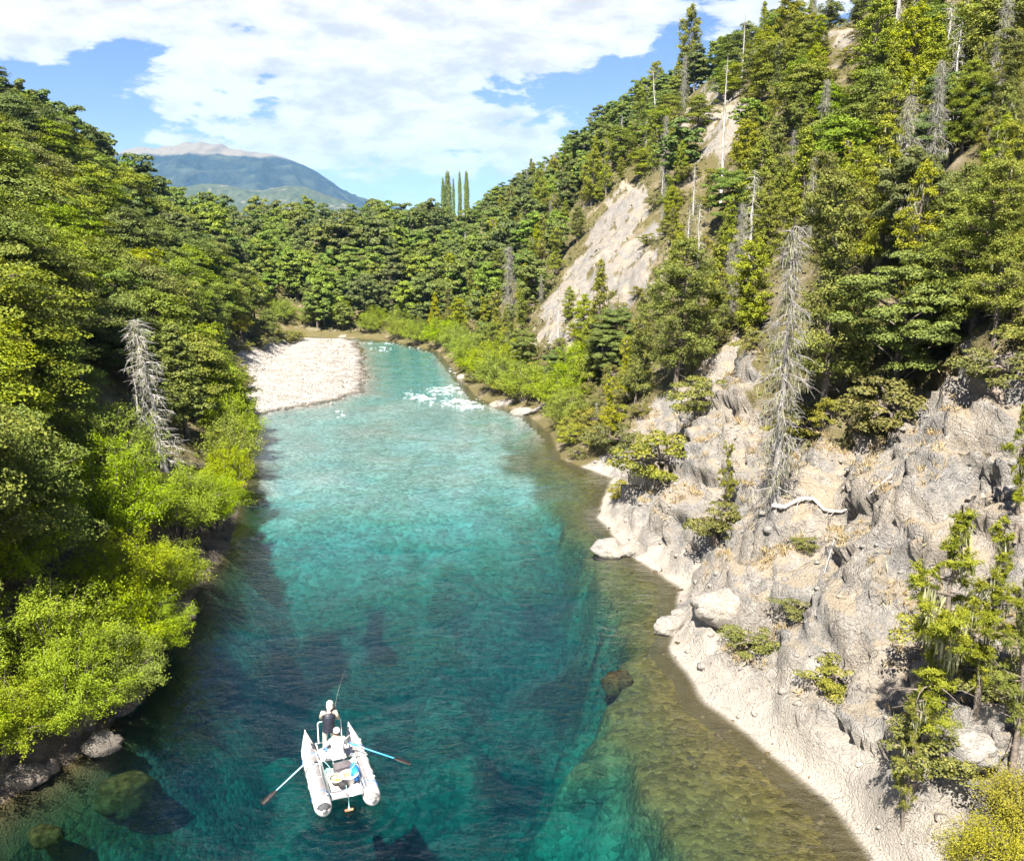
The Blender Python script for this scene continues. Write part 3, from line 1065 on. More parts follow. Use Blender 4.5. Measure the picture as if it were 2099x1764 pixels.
def conifer_proto(seed, H=11.0, R=2.2, ncl=90, per=75, leaf=0.20, shape='cone', lichen=0, bare=0.25, mat=None, flat=0.5, tuft=1.0, narrow=0.62, soft=0.55):
    """open-grown cypress: visible trunk, irregular limbs that carry rounded tufts"""
    rng = np.random.default_rng(seed)
    pr = random.Random(seed)
    L, K = Leaves(rng), Leaves(rng)
    tr = MB()
    tp = curve_pts((0, 0, -0.8), (pr.uniform(-0.4, 0.4), pr.uniform(-0.4, 0.4), H), 0, 8, 0.12, pr)
    tr.tube(tp, [0.19 * H / 11 * (1 - i / 8.4) + 0.012 for i in range(9)], 7)
    for i in range(ncl):
        t = (i + pr.random()) / ncl
        zz = H * (bare + (1 - bare) * t)
        u = (zz / H - bare) / (1 - bare)
        if shape == 'cone':
            rad = R * (1.02 - u) ** 0.8
        elif shape == 'round':
            rad = R * math.sqrt(max(0.05, 1 - (2 * u - 0.9) ** 2))
        else:
            rad = R * (0.55 + 0.45 * math.sin(u * 9 + seed)) * (1.05 - u * 0.55)
        rad *= math.sqrt(pr.uniform(0.10, 1.25))
        zz += pr.uniform(-0.45, 0.45)
        zz = min(zz, H * 0.99)
        th = i * 2.399 + pr.uniform(-1.2, 1.2)
        k = min(7, int(u * (1 - bare) * 8 + bare * 8))
        b0 = tp[k].lerp(tp[min(8, k + 1)], 0.5)
        c = Vector((b0.x + math.cos(th) * rad, b0.y + math.sin(th) * rad, zz + rad * 0.12))
        limb = curve_pts((b0.x, b0.y, zz - rad * 0.12), c, -0.05, 3, 0.07, pr)
        tr.tube(limb, [0.05, 0.035, 0.025, 0.01], 4, False)
        for cl in range(2 if rad > 0.9 else 1):
            f = 1.0 - cl * pr.uniform(0.3, 0.5)
            cc = Vector((b0.x, b0.y, zz)).lerp(c, f)
            s = pr.uniform(0.36, 0.62) * tuft * (0.75 + 0.4 * (1 - u))
            n_ = int(per * s / 0.5)
            d = unit(rng.normal(size=(n_, 3)))
            d[:, 2] = np.abs(d[:, 2]) * 1.0 - 0.25
            rr = rng.uniform(0.35, 1.0, n_)[:, None] ** 0.5
            P = np.array(cc) + d * rr * np.array([s * 1.1, s * 1.1, s * flat])
            g_ = rng.random(n_) < soft          # ragged outline: part of the needles leave the tuft along short shoots
            sh = unit(rng.normal(size=(5, 3)) + np.array([0, 0, 0.35]))[rng.integers(0, 5, n_)]
            P = np.where(g_[:, None], np.array(cc) + sh * (rng.uniform(0.1, 1.35, n_)[:, None]) * s + rng.normal(0, 0.16 * s, (n_, 3)), P)
            d = np.where(g_[:, None], sh, d)
            n = d + rng.normal(0, 0.5, (n_, 3)) + np.array([0, 0, 0.35])
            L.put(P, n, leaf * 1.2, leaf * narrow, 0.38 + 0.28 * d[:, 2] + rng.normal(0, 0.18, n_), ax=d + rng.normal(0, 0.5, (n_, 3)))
        if lichen and pr.random() < lichen:
            n_ = int(24 * lichen) + 6
            f = rng.uniform(0.25, 0.95, n_)[:, None]
            P = np.array((b0.x, b0.y, zz)) * (1 - f) + np.array(c) * f
            ln = rng.uniform(0.25, 0.8, n_)
            P[:, 2] -= ln * 0.45
            K.put(P + rng.normal(0, 0.07, (n_, 3)), rng.normal(size=(n_, 3)) * np.array([1, 1, 0.15]), ln, 0.07, rng.uniform(0, 1, n_), ax=np.tile([0.0, 0.0, 1.0], (n_, 1)) + rng.normal(0, 0.12, (n_, 3)))
    for i in range(10):
        zz = H * pr.uniform(0.08, bare + 0.15)
        th = pr.uniform(0, 6.28)
        r = pr.uniform(0.5, 1.3)
        tr.tube(curve_pts((0, 0, zz), (math.cos(th) * r, math.sin(th) * r, zz - 0.1), 0.1, 3, 0.08, pr), [0.03, 0.02, 0.014, 0.006], 4, False)
    d = {'trunk': (tr.mesh('conifer_trunk'), M_bark), 'crown': (L.mesh('conifer_crown'), mat or M_conif)}
    if lichen:
        d['lichen'] = (K.mesh('hanging_lichen'), M_lichen)
    return d, H


def broad_proto(seed, H=9.0, R=3.0, nc=70, per=85, leaf=0.34, mat=None, low=0.2, tall=1.0):
    """rounded, lumpy forest tree"""
    rng = np.random.default_rng(seed)
    pr = random.Random(seed)
    L = Leaves(rng)
    tr = MB()
    tp = curve_pts((0, 0, -0.8), (pr.uniform(-0.4, 0.4), pr.uniform(-0.4, 0.4), H * 0.8), 0, 5, 0.2, pr)
    tr.tube(tp, [0.2, 0.17, 0.14, 0.10, 0.06, 0.02], 6)
    for i in range(nc):
        d = np.array([pr.gauss(0, 1), pr.gauss(0, 1), pr.gauss(0, 1)])
        d /= np.linalg.norm(d)
        f = pr.uniform(0.5, 1.02)
        c = np.array([d[0] * R * f, d[1] * R * f, H * (low + (1 - low) * 0.5) + d[2] * H * (1 - low) * 0.5 * f])
        c[:2] *= 1 + 0.25 * math.sin(3 * math.atan2(d[1], d[0]) + seed)
        if i % 3 == 0:
            tr.tube(curve_pts((0, 0, max(0.8, c[2] - 1.5)), c, 0.1, 3, 0.1, pr), [0.06, 0.045, 0.03, 0.012], 4, False)
        s = pr.uniform(0.55, 1.0) * R / 3.0 * 1.05
        k = int(per * (s / 0.8) ** 1.4)
        q = unit(rng.normal(size=(k, 3)))
        q[:, 2] = np.abs(q[:, 2]) - 0.3
        P = c + q * (rng.uniform(0.3, 1, k)[:, None] ** 0.5) * np.array([s, s, s * 0.62])
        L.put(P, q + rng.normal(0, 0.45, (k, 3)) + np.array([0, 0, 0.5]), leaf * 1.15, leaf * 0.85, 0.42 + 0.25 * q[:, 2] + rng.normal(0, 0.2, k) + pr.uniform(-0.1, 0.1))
    return {'trunk': (tr.mesh('forest_trunk'), M_bark), 'crown': (L.mesh('forest_crown'), mat or M_far)}, H


def willow_proto(seed, H=3.6, R=2.3, stems=34, per=330, leaf=0.15, mat=None, narrow=0.36):
    """riverside willow: many upright and arching stems clothed in narrow leaves"""
    rng = np.random.default_rng(seed)
    pr = random.Random(seed)
    L = Leaves(rng)
    st = MB()
    for i in range(stems):
        th = i * 2.399 + pr.uniform(-0.3, 0.3)
        f = math.sqrt((i + 0.5) / stems)
        r = R * f * pr.uniform(0.8, 1.1)
        h = H * (1.0 - 0.62 * f ** 2.2) * pr.uniform(0.75, 1.08)
        tip = Vector((math.cos(th) * r, math.sin(th) * r, h))
        base = Vector((math.cos(th) * 0.25, math.sin(th) * 0.25, -0.4))
        pts = curve_pts(base, tip, 0.30 * f * H * 0.5, 5, 0.1, pr)
        st.tube(pts, [0.05, 0.04, 0.03, 0.022, 0.014, 0.006], 5, False)
        # leafy twigs along the outer two thirds
        for tw in range(9):
            a = pr.uniform(0.30, 1.0)
            j = min(4, int(a * 5))
            c0 = pts[j].lerp(pts[j + 1], a * 5 - j)
            d = Vector((math.cos(th) * f + pr.gauss(0, 0.7), math.sin(th) * f + pr.gauss(0, 0.7), pr.uniform(0.0, 1.0))).normalized()
            ln = pr.uniform(0.45, 0.95)
            k = int(per / 9)
            u = rng.uniform(0, 1, k)
            P = np.array(c0) + np.outer(u * ln, np.array(d)) + rng.normal(0, 0.11, (k, 3))
            P[:, 2] -= 0.18 * u * u
            n = rng.normal(0, 0.6, (k, 3)) + np.array([0.25 * math.cos(th), 0.25 * math.sin(th), 0.8])
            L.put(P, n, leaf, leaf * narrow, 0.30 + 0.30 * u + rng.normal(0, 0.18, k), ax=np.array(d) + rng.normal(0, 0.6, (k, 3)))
    return {'stems': (st.mesh('willow_stems'), M_bark), 'foliage': (L.mesh('willow_foliage'), mat or M_willow)}, H


def poplar_proto(seed, H=14.0):
    rng = np.random.default_rng(seed)
    pr = random.Random(seed)
    L = Leaves(rng)
    tr = MB()
    tr.tube(curve_pts((0, 0, -0.8), (0, 0, H), 0, 6, 0.05, pr), [0.2, 0.17, 0.14, 0.11, 0.08, 0.05, 0.02], 6)
    for i in range(90):
        t = (i + pr.random()) / 90
        zz = H * (0.12 + 0.88 * t)
        rad = 1.05 * math.sin(min(1.0, (1 - t) * 1.9 + 0.08) * math.pi * 0.5) * pr.uniform(0.4, 1.0)
        th = i * 2.399
        c = np.array([math.cos(th) * rad, math.sin(th) * rad, zz])
        k = 75
        P = c + rng.normal(0, 1, (k, 3)) * np.array([0.24, 0.24, 0.5])
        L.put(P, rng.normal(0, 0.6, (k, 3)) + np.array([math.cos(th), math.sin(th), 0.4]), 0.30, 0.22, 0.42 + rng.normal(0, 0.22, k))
    return {'trunk': (tr.mesh('poplar_trunk'), M_bark), 'crown': (L.mesh('poplar_crown'), M_poplar)}, H


def snag_proto(seed, H=12.0, mat=None, droop=0.35, R=1.9, nb=60, lichen=0.6, twig=9, lean=0.0):
    """dead tree: a bare tapering stem with drooping, twiggy branches"""
    rng = np.random.default_rng(seed)
    pr = random.Random(seed)
    tr, br = MB(), MB()
    K = Leaves(rng)
    mat = mat or M_greydead
    tp = curve_pts((0, 0, -0.8), (lean, 0, H), 0, 8, 0.1, pr)
    tr.tube(tp, [0.20 * (1 - i / 8.3) + 0.02 for i in range(9)], 7)
    for i in range(nb):
        t = (i + pr.random()) / nb
        zz = H * (0.05 + 0.92 * t)
        r = R * (1.05 - t) ** 0.55 * pr.uniform(0.4, 1.05) * (0.55 + 0.45 * math.sin(t * 13 + seed) ** 2)
        th = i * 2.399 + pr.uniform(-0.5, 0.5)
        bx = lean * zz / H
        end = Vector((bx + math.cos(th) * r, math.sin(th) * r, zz - droop * r))
        pts = curve_pts((bx, 0, zz), end, 0.10, 4, 0.10 * r, pr)
        br.tube(pts, [0.035, 0.028, 0.02, 0.013, 0.006], 4, False)
        for tw in range(twig):
            a = pr.uniform(0.2, 1.0)
            j = min(3, int(a * 4))
            p = pts[j].lerp(pts[j + 1], a * 4 - j)
            e = p + Vector((pr.gauss(0, 0.25) + math.cos(th) * 0.2, pr.gauss(0, 0.25) + math.sin(th) * 0.2, pr.uniform(-0.55, 0.05)))
            br.tube([p, p.lerp(e, 0.5) + Vector((0, 0, 0.05)), e], [0.012, 0.009, 0.005], 3, False)
        if pr.random() < lichen:
            n_ = 26
            f = rng.uniform(0.1, 1.0, n_)[:, None]
            P = np.array((bx, 0, zz)) * (1 - f) + np.array(end) * f
            ln = rng.uniform(0.15, 0.5, n_)
            P[:, 2] -= ln * 0.45
            K.put(P + rng.normal(0, 0.10, (n_, 3)), rng.normal(size=(n_, 3)) * np.array([1, 1, 0.1]), ln, 0.035, rng.uniform(0, 1, n_), ax=np.tile([0.0, 0.0, 1.0], (n_, 1)) + rng.normal(0, 0.14, (n_, 3)))
    d = {'trunk': (tr.mesh('dead_trunk'), mat), 'branches': (br.mesh('dead_branches'), mat)}
    if K.count():
        d['lichen'] = (K.mesh('dead_tree_lichen'), M_lichen)
    return d, H


for lst in [None]:
    BEECH = [beech_proto(100 + i, 9.0, 3.9, 56 + 2 * i, 230, 0.17) for i in range(5)]
    CYPR = [conifer_proto(200, 11, 1.7, 105, 90, 0.18, 'cone', 0.0, 0.2, None, 0.95, 0.9), conifer_proto(201, 11, 1.6, 80, 85, 0.18, 'wild', 0.7, 0.2, None, 0.95, 0.85), conifer_proto(202, 11, 2.0, 90, 95, 0.18, 'wild', 0.3, 0.2, None, 1.0, 0.95),
            conifer_proto(203, 11, 2.3, 105, 95, 0.18, 'round', 0.12, 0.2, None, 1.0, 1.0), conifer_proto(204, 11, 1.9, 105, 90, 0.18, 'round', 0.0, 0.12, None, 1.0, 0.95), conifer_proto(205, 11, 1.9, 85, 95, 0.18, 'wild', 0.0, 0.25, None, 0.95, 0.95)]
    BEECHN = [beech_proto(120 + i, 9.0, 3.9, 60 + 2 * i, 520, 0.11) for i in range(3)]
    CYPN = [conifer_proto(220, 11, 2.1, 95, 260, 0.105, 'wild', 0.3, 0.2, None, 1.0, 0.95), conifer_proto(221, 11, 2.4, 105, 260, 0.105, 'round', 0.12, 0.2, None, 1.0, 1.0), conifer_proto(222, 11, 1.7, 80, 250, 0.105, 'wild', 0.7, 0.2, None, 0.95, 0.85)]
    BROAD = [broad_proto(300 + i, 9, 2.9, 72, 95, 0.32) for i in range(4)]
    BROADN = [broad_proto(320 + i, 9, 2.7, 84, 480, 0.125) for i in range(2)]
    WILL = [willow_proto(400 + i) for i in range(3)]
    NEARW = [willow_proto(420 + i, 4.2, 2.5, 44, 560, 0.115, narrow=0.36) for i in range(3)]
    SHRUB = [broad_proto(500 + i, 1.7, 1.15, 40, 420, 0.075, M_shrub, 0.05) for i in range(4)]
    NPINE = [conifer_proto(600 + i, 8.0, 1.5, 50 - 3 * i, 1150, 0.085, 'wild', 0.4, 0.24, M_pine, 1.0, 0.50, 0.26, 0.85) for i in range(3)]
    POP = [poplar_proto(700), poplar_proto(701)]
    SNAG = [snag_proto(800, 11, M_greydead, 0.4, 2.0, 95, 0.85, 17), snag_proto(801, 9, M_pale, 0.25, 1.5, 46, 0.15, 5), snag_proto(802, 10, M_pale, 0.1, 0.9, 26, 0.3, 3), snag_proto(803, 11, M_pale, 0.30, 2.0, 95, 0.95, 13)]
print('protos', round(time.time() - T0, 1))

COUNT = {}


KEEP = [[(1085, 690), (1120, 620), (1180, 540), (1215, 470), (1250, 395), (1290, 365), (1325, 385), (1340, 450), (1335, 560), (1270, 600), (1200, 640), (1130, 700)],
        [(1400, 240), (1440, 180), (1480, 140), (1515, 165), (1510, 260), (1470, 320), (1420, 330)], [(1690, 0), (1770, 0), (1785, 40), (1750, 110), (1735, 135), (1700, 70)],
        [(1330, 880), (1400, 800), (1470, 740), (1520, 690), (1550, 740), (1530, 830), (1480, 900), (1380, 930)]]


KEEP_L = [[(315, 650), (385, 640), (405, 800), (390, 900), (330, 950), (310, 850)]]


def blocks_bare(x, y, z, h, r, keep=None):
    for f in (0.25, 0.6, 0.9):
        q_ = project((x, y, z + h * f))
        if q_ is None:
            continue
        w = r * FPX / q_[2] / KPX * (1.1 - f) * 1.2
        us_ = np.array([q_[0] - w, q_[0], q_[0] + w])
        vs_ = np.array([q_[1]] * 3)
        if any(in_poly(us_, vs_, k_).any() for k_ in (keep or KEEP)):
            return True
    return False


def plant(proto, name, x, y, z, h, label, cat, group=None, rz=None, wide=1.0, parts=True, tilt=0.0):
    """one plant: an Empty at its base that parents its trunk, crown and hanging lichen"""
    d, H = proto
    k = h / H
    o = empty(name, (x, y, z), random.uniform(0, 6.28) if rz is None else rz, label, cat, group)
    o.scale = (k * wide, k * wide, k)
    if tilt:
        o.rotation_euler[0] = tilt * math.cos(o.rotation_euler[2])
        o.rotation_euler[1] = tilt * math.sin(o.rotation_euler[2])
    for pn, (me, mat) in d.items():
        c_ = link(pn, me, mat, o)
        if pn in ('lichen', 'branches', 'stems', 'foliage'):
            c_['kind'] = 'stuff'
    COUNT[name] = COUNT.get(name, 0) + 1
    return o


# screen coverage buffer: things wholly hidden behind nearer ones are not planted
BW, BH = 262, 220
COV = np.zeros((BH, BW), np.float32)


def visible_then_cover(x, y, z, h, r, solid=0.75, need=0.10):
    a = project((x, y, z))
    b = project((x, y, z + h))
    if a is None or b is None:
        return False
    f = a[2]
    hw = r * FPX / f / KPX
    u0, u1 = (a[0] - hw) / 8, (a[0] + hw) / 8
    v0, v1 = b[1] / 8, a[1] / 8
    if u1 < 0 or u0 > BW or v1 < 0 or v0 > BH:
        return False
    i0, i1 = max(0, int(v0)), min(BH, int(v1) + 1)
    j0, j1 = max(0, int(u0)), min(BW, int(u1) + 1)
    if i1 <= i0 or j1 <= j0:
        return False
    s = COV[i0:i1, j0:j1]
    free = float((s < 0.6).mean())
    top = float((COV[i0:i0 + max(1, (i1 - i0) // 3), j0:j1] < 0.6).mean())
    # the slope in front may hide it
    e = Vector((x, y, z + h * 0.8)) - Vector((0, 0, CAM_Z))
    r_ = BVH.ray_cast(Vector((0, 0, CAM_Z)), e.normalized(), e.length - 1.0)
    if r_[0] is not None:
        return False
    if free < need and top < need * 2:
        return False
    w = (j1 - j0)
    q0, q1 = j0 + int(w * 0.12), j1 - int(w * 0.12)
    COV[i0:i0 + int((i1 - i0) * 0.9) + 1, q0:max(q0 + 1, q1)] += solid
    return True


def base_height(u, v_top, P):
    """height of a thing that stands at P and reaches up to picture row v_top"""
    lo, hi = 0.1, 60.0
    for _ in range(40):
        m = (lo + hi) / 2
        q_ = project((P.x, P.y, P.z + m))
        if q_ is None or q_[1] < v_top:
            hi = m
        else:
            lo = m
    return lo


TREES = []          # (distance, function) sorted near to far for the coverage test
TAKEN = []


def named_tree(proto, name, u, v, vt, label, cat, wide=1.0, r=2.0, **kw):
    P = hit(u, v)
    while P is None and v < 1700:
        v += 6
        P = hit(u, v)
    h = base_height(u, vt, P)
    TAKEN.append((P.x, P.y, r))
    visible_then_cover(P.x, P.y, P.z, h, r * 0.8)
    return plant(proto, name, P.x, P.y, P.z - 0.1, h, label, cat, wide=wide, **kw)


# ---- trees that the photograph lets one point at
named_tree(SNAG[0], 'dead_tree', 1590, 1030, 440, 'tall grey dead conifer hung with lichen standing at the cliff edge', 'dead tree', 0.85, 1.5, rz=0.4)
named_tree(SNAG[3], 'dead_tree', 338, 965, 640, 'bleached leaning dead tree above the left bank willows', 'dead tree', 1.25, 1.8, rz=2.2, tilt=0.13)
named_tree(SNAG[2], 'dead_tree', 290, 930, 750, 'thin pale dead pole left of the leaning dead tree', 'dead tree', 0.8, 0.5, rz=0.2, tilt=-0.12)
named_tree(SNAG[2], 'dead_tree', 1478, 420, 110, 'straight grey dead trunk beside the bare rock near the skyline', 'dead tree', 0.6, 1.0, rz=1.0)
named_tree(SNAG[2], 'dead_tree', 1350, 300, 130, 'leaning bare snag on the right hand skyline', 'dead tree', 0.7, 0.8, rz=2.0, tilt=0.12)
named_tree(SNAG[0], 'dead_tree', 1905, 420, 110, 'lichen hung dead tree high on the upper right slope', 'dead tree', 0.8, 1.2, rz=3.0)
named_tree(SNAG[2], 'dead_tree', 1520, 190, 30, 'forked bare snag at the top of the slope', 'dead tree', 0.7, 0.8, rz=4.0)
named_tree(SNAG[0], 'dead_tree', 1045, 640, 500, 'pale lichen covered dead tree in the far right woods', 'dead tree', 1.2, 1.5, rz=5.0)
named_tree(CYPN[1], 'cypress_tree', 1385, 800, 490, 'dense rounded cypress above the riverside bushes', 'cypress', 1.15, 3.0)
named_tree(CYPR[0], 'cypress_tree', 1228, 770, 530, 'dark slender cypress in front of the bare scree', 'cypress', 0.8, 1.6)
named_tree(CYPN[0], 'cypress_tree', 1690, 860, 370, 'tall lichen hung cypress right of the grey dead conifer', 'cypress', 1.1, 3.0)
named_tree(CYPN[2], 'cypress_tree', 1850, 750, 330, 'dark trunked cypress with pale lichen in the middle of the right slope', 'cypress', 1.0, 2.4)
named_tree(CYPN[0], 'cypress_tree', 2040, 700, 330, 'olive cypress close to the right edge above the rocks', 'cypress', 1.0, 2.4)
named_tree(CYPR[4], 'cypress_tree', 1408, 150, 10, 'small spire shaped cypress alone against the sky', 'cypress', 0.9, 1.5)
named_tree(CYPR[0], 'cypress_tree', 385, 900, 660, 'pale drooping conifer behind the leaning dead tree', 'cypress', 1.5, 2.2)
named_tree(NPINE[0], 'young_pine', 1885, 1600, 1030, 'tall thin trunked pine with yellow green tufts on the lower right rocks', 'pine', 1.05, 1.4, rz=0.6)
named_tree(NPINE[1], 'young_pine', 2000, 1470, 1060, 'pine with a pale bent trunk at the right edge of the rocks', 'pine', 1.05, 1.3, rz=2.0)
named_tree(NPINE[2], 'young_pine', 1850, 1700, 1420, 'short bushy pine at the foot of the tall thin pine', 'pine', 0.8, 0.8, rz=1.0)
named_tree(NPINE[2], 'young_pine', 1490, 1060, 900, 'small bright pine left of the grey dead conifer', 'pine', 0.9, 0.9, rz=4.0)
named_tree(NPINE[0], 'young_pine', 2085, 1080, 820, 'sparse dark trunked pine cut by the right edge', 'pine', 0.9, 0.9, rz=3.2)
named_tree(NPINE[1], 'young_pine', 2080, 1560, 1180, 'leafy pine in the right hand corner above the broom', 'pine', 1.0, 1.0, rz=5.2)

# ---- willows along the water
NW = 'bright willows overhanging the left bank'
for (s, p, h, k, lab) in [(27.5, -11.6, 3.0, 0, 'bright green willow over the dark boulders, lower left corner'), (31.5, -11.0, 4.0, 1, 'large bright willow spilling over the bank, lower left edge'),
                          (33.5, -9.6, 3.4, 2, 'willow leaning over the shaded rocks left of the boat'), (37.5, -10.2, 4.2, 0, 'tall yellow green willow above the rock ledge'),
                          (41.0, -8.9, 3.2, 1, 'low spreading willow with branches touching the dark water'), (43.0, -11.6, 4.8, 2, 'highest pale willow in the left foreground thicket'),
                          (47.0, -9.4, 4.4, 0, 'rounded willow in the middle of the left thicket'), (50.5, -8.2, 3.4, 1, 'willow at the right end of the left thicket'),
                          (38.5, -14.2, 5.0, 1, 'yellow green willow at the left edge behind the thicket'), (34.0, -14.0, 4.6, 2, 'left edge willow above the large bright one'),
                          (47.5, -13.2, 5.2, 1, 'willow in front of the bleached dead tree'), (29.0, -14.0, 4.2, 0, 'leftmost willow partly outside the frame'), (29.6, -10.0, 3.3, 1, 'willow hanging over the row of corner boulders'), (31.6, -8.9, 3.0, 2, 'willow tip reaching farthest over the water beside the raft'),
                          (26.4, -12.4, 3.0, 0, 'lowest willow at the bottom of the left edge'), (35.8, -8.6, 3.0, 1, 'willow drooping over the tall boulder in the water')]:
    x, y = from_sp(s, p)
    z = max(ground(x, y), 0.1)
    TAKEN.append((x, y, 1.8))
    visible_then_cover(x, y, z, h, 2.2, 0.9)
    plant(NEARW[k], 'willow_bush', x, y, z - 0.15, h, lab, 'willow', NW, wide=1.05)
for (s, p, h, lab) in [(58, -8.3, 3.6, 'first narrow willow beyond the left thicket at the water'), (63, -8.8, 4.2, 'second narrow willow beyond the left thicket at the water'), (69, -9.3, 4.6, 'tall willow on the bank before the gravel bar'),
                       (75, -9.8, 4.0, 'last left willow, beside the near tip of the gravel bar'), (81, -11.0, 3.6, 'willow at the landward edge of the gravel bar')]:
    x, y = from_sp(s, p)
    z = max(ground(x, y), 0.1)
    TAKEN.append((x, y, 1.6))
    visible_then_cover(x, y, z, h, 1.8, 0.9)
    plant(WILL[int(s) % 3], 'willow_bush', x, y, z - 0.15, h, lab, 'willow', 'left bank willows before the gravel bar', wide=0.85)
RW = 'bright willows along the far right bank'
for i, (s, off, h, lab) in enumerate([(74, 1.6, 3.4, 'bright green bush nearest the cliff on the right bank'), (80, 2.6, 4.2, 'green willow behind the stranded driftwood log'), (86, 2.0, 4.4, 'large lime willow right of the rapids'),
                                      (92, 2.2, 4.4, 'pale lime willow beside the rapids'), (97, 3.8, 4.6, 'willow set back from the rapids'), (101, 1.8, 4.0, 'silvery lime willow upstream of the rapids'),
                                      (109, 2.0, 4.4, 'lime willow on the inside of the right bank curve'), (117, 2.0, 4.0, 'small willow upstream on the right bank curve'), (133, 1.5, 4.6, 'far lime willow before the river bend'),
                                      (139, 0.6, 4.0, 'farthest yellow willow near the river bend'), (127, 2.0, 4.2, 'dark based willow before the bend'), (146, 1.0, 3.6, 'yellow green bush on the far bank at the bend'), (152.5, 3.0, 3.4, 'small bush on the bank facing the river bend'), (154, 8.0, 4.0, 'willow at the foot of the woods beyond the bend'), (158.5, -7.0, 3.6, 'willow on the bank straight behind the gravel bar'), (158.5, -2.0, 4.4, 'larger willow on the bank behind the bend'),
                                      (157.0, 4.0, 3.8, 'yellowish willow on the bank behind the bend'), (160.0, -12.0, 4.4, 'willow beyond the far tip of the gravel bar'), (83, 5.5, 4.2, 'lime willow up the bank behind the driftwood')]):
    x, y = from_sp(s, float(np.interp(s, R_S, R_P)) + off if s < 155 else off)
    z = max(ground(x, y), 0.1)
    TAKEN.append((x, y, 1.8))
    visible_then_cover(x, y, z, h, 2.2, 0.9)
    plant(WILL[i % 3], 'willow_bush', x, y, z - 0.15, h, lab, 'willow', RW, wide=1.1)

# ---- poplars on the far ridge
for u, vt, vb, w, lab in [(908, 352, 420, 0.7, 'leftmost short poplar of the skyline row'), (921, 348, 420, 1.2, 'broad pale poplar, second of the skyline row'), (932, 360, 420, 0.5, 'thin poplar in the middle of the skyline row'),
                          (943, 340, 420, 0.6, 'tall thin poplar, fourth of the skyline row'), (957, 341, 420, 0.9, 'dark tall poplar at the right end of the skyline row')]:
    P = None
    for vv in range(405, 560, 4):
        P = hit(u, vv)
        if P is not None:
            break
    if P is None:
        continue
    h = base_height(u, vt + 10, P)
    plant(POP[0 if w > 0.65 else 1], 'poplar_tree', P.x + rnd(-0.4, 0.4), P.y + rnd(-3, 3), P.z - 0.3, h * rnd(0.9, 1.05), lab, 'poplar', 'poplars on the far skyline', wide=w * 0.8)

# ---- forest
def scatter(smin, smax, pmin, pmax, spacing, seed):
    pr = random.Random(seed)
    out = []
    s = smin
    while s < smax:
        sp_ = spacing(s)
        p = pmin + pr.uniform(0, sp_)
        while p < pmax:
            out.append((s + pr.uniform(-0.42, 0.42) * sp_, p + pr.uniform(-0.42, 0.42) * sp_))
            p += sp_
        s += sp_
    return out


def zone_label(kind, s, p, d):
    if kind == 'beech':
        if s > 118:
            return 'layered olive green beech beyond the gravel bar on the left slope', 'beeches beyond the gravel bar'
        if d < 9:
            return 'layered yellow green beech low on the left slope behind the willows', 'beeches low on the left slope'
        if d < 26:
            return 'layered yellow green beech in the middle of the left slope', 'beeches half way up the left slope'
        return 'dark olive beech high on the left slope near the skyline', 'beeches near the left skyline'
    if kind == 'cypress':
        if s > 120:
            return 'small olive conifer on the far part of the right slope', 'conifers on the far right slope'
        if d > 28:
            return 'tufted olive cypress high on the right slope', 'cypresses high on the right slope'
        return 'tufted yellow green cypress above the pale cliff', 'cypresses above the cliff'
    if kind == 'upper':
        return 'dark layered beech along the upper right slope and skyline', 'beeches along the right skyline'
    if p < -8:
        return 'rounded dark green tree closing the valley behind the left slope', 'trees closing the valley on the left'
    if s > 154 and p < 20:
        return 'rounded dark tree on the hillside behind the river bend', 'trees behind the river bend'
    return 'rounded dark green tree in the far right woods', 'trees in the far right woods'


cand = []
for (s, p) in scatter(20, 152, -95, -8.5, lambda s: 3.5 + 0.008 * s, 21):
    cand.append((s, p, 'L'))
for (s, p) in scatter(152, 330, -110, -10, lambda s: 5.0, 25):
    cand.append((s, p, 'F'))
for (s, p) in scatter(24, 120, 14, 92, lambda s: 2.35 + 0.010 * s, 22):
    cand.append((s, p, 'R'))
for (s, p) in scatter(120, 300, 8, 120, lambda s: 4.2 + 0.004 * (s - 120), 23):
    cand.append((s, p, 'R'))
for (s, p) in scatter(155, 300, -12, 30, lambda s: 4.4, 24):
    cand.append((s, p, 'F'))
CLIFF_PIX = [(1270, 930), (1400, 800), (1480, 730), (1540, 700), (1570, 830), (1650, 915), (1800, 905), (1900, 815), (2000, 765), (2110, 745), (2200, 1800), (1600, 1800), (1230, 1100)]
allc = []
for (s, p, zn) in cand:
    x, y = from_sp(s, p)
    allc.append((math.hypot(x, y), s, p, x, y, zn))
allc.sort()
tcount = {'snag': 0, 'beech': 0, 'cypress': 0, 'upper': 0, 'broad': 0}
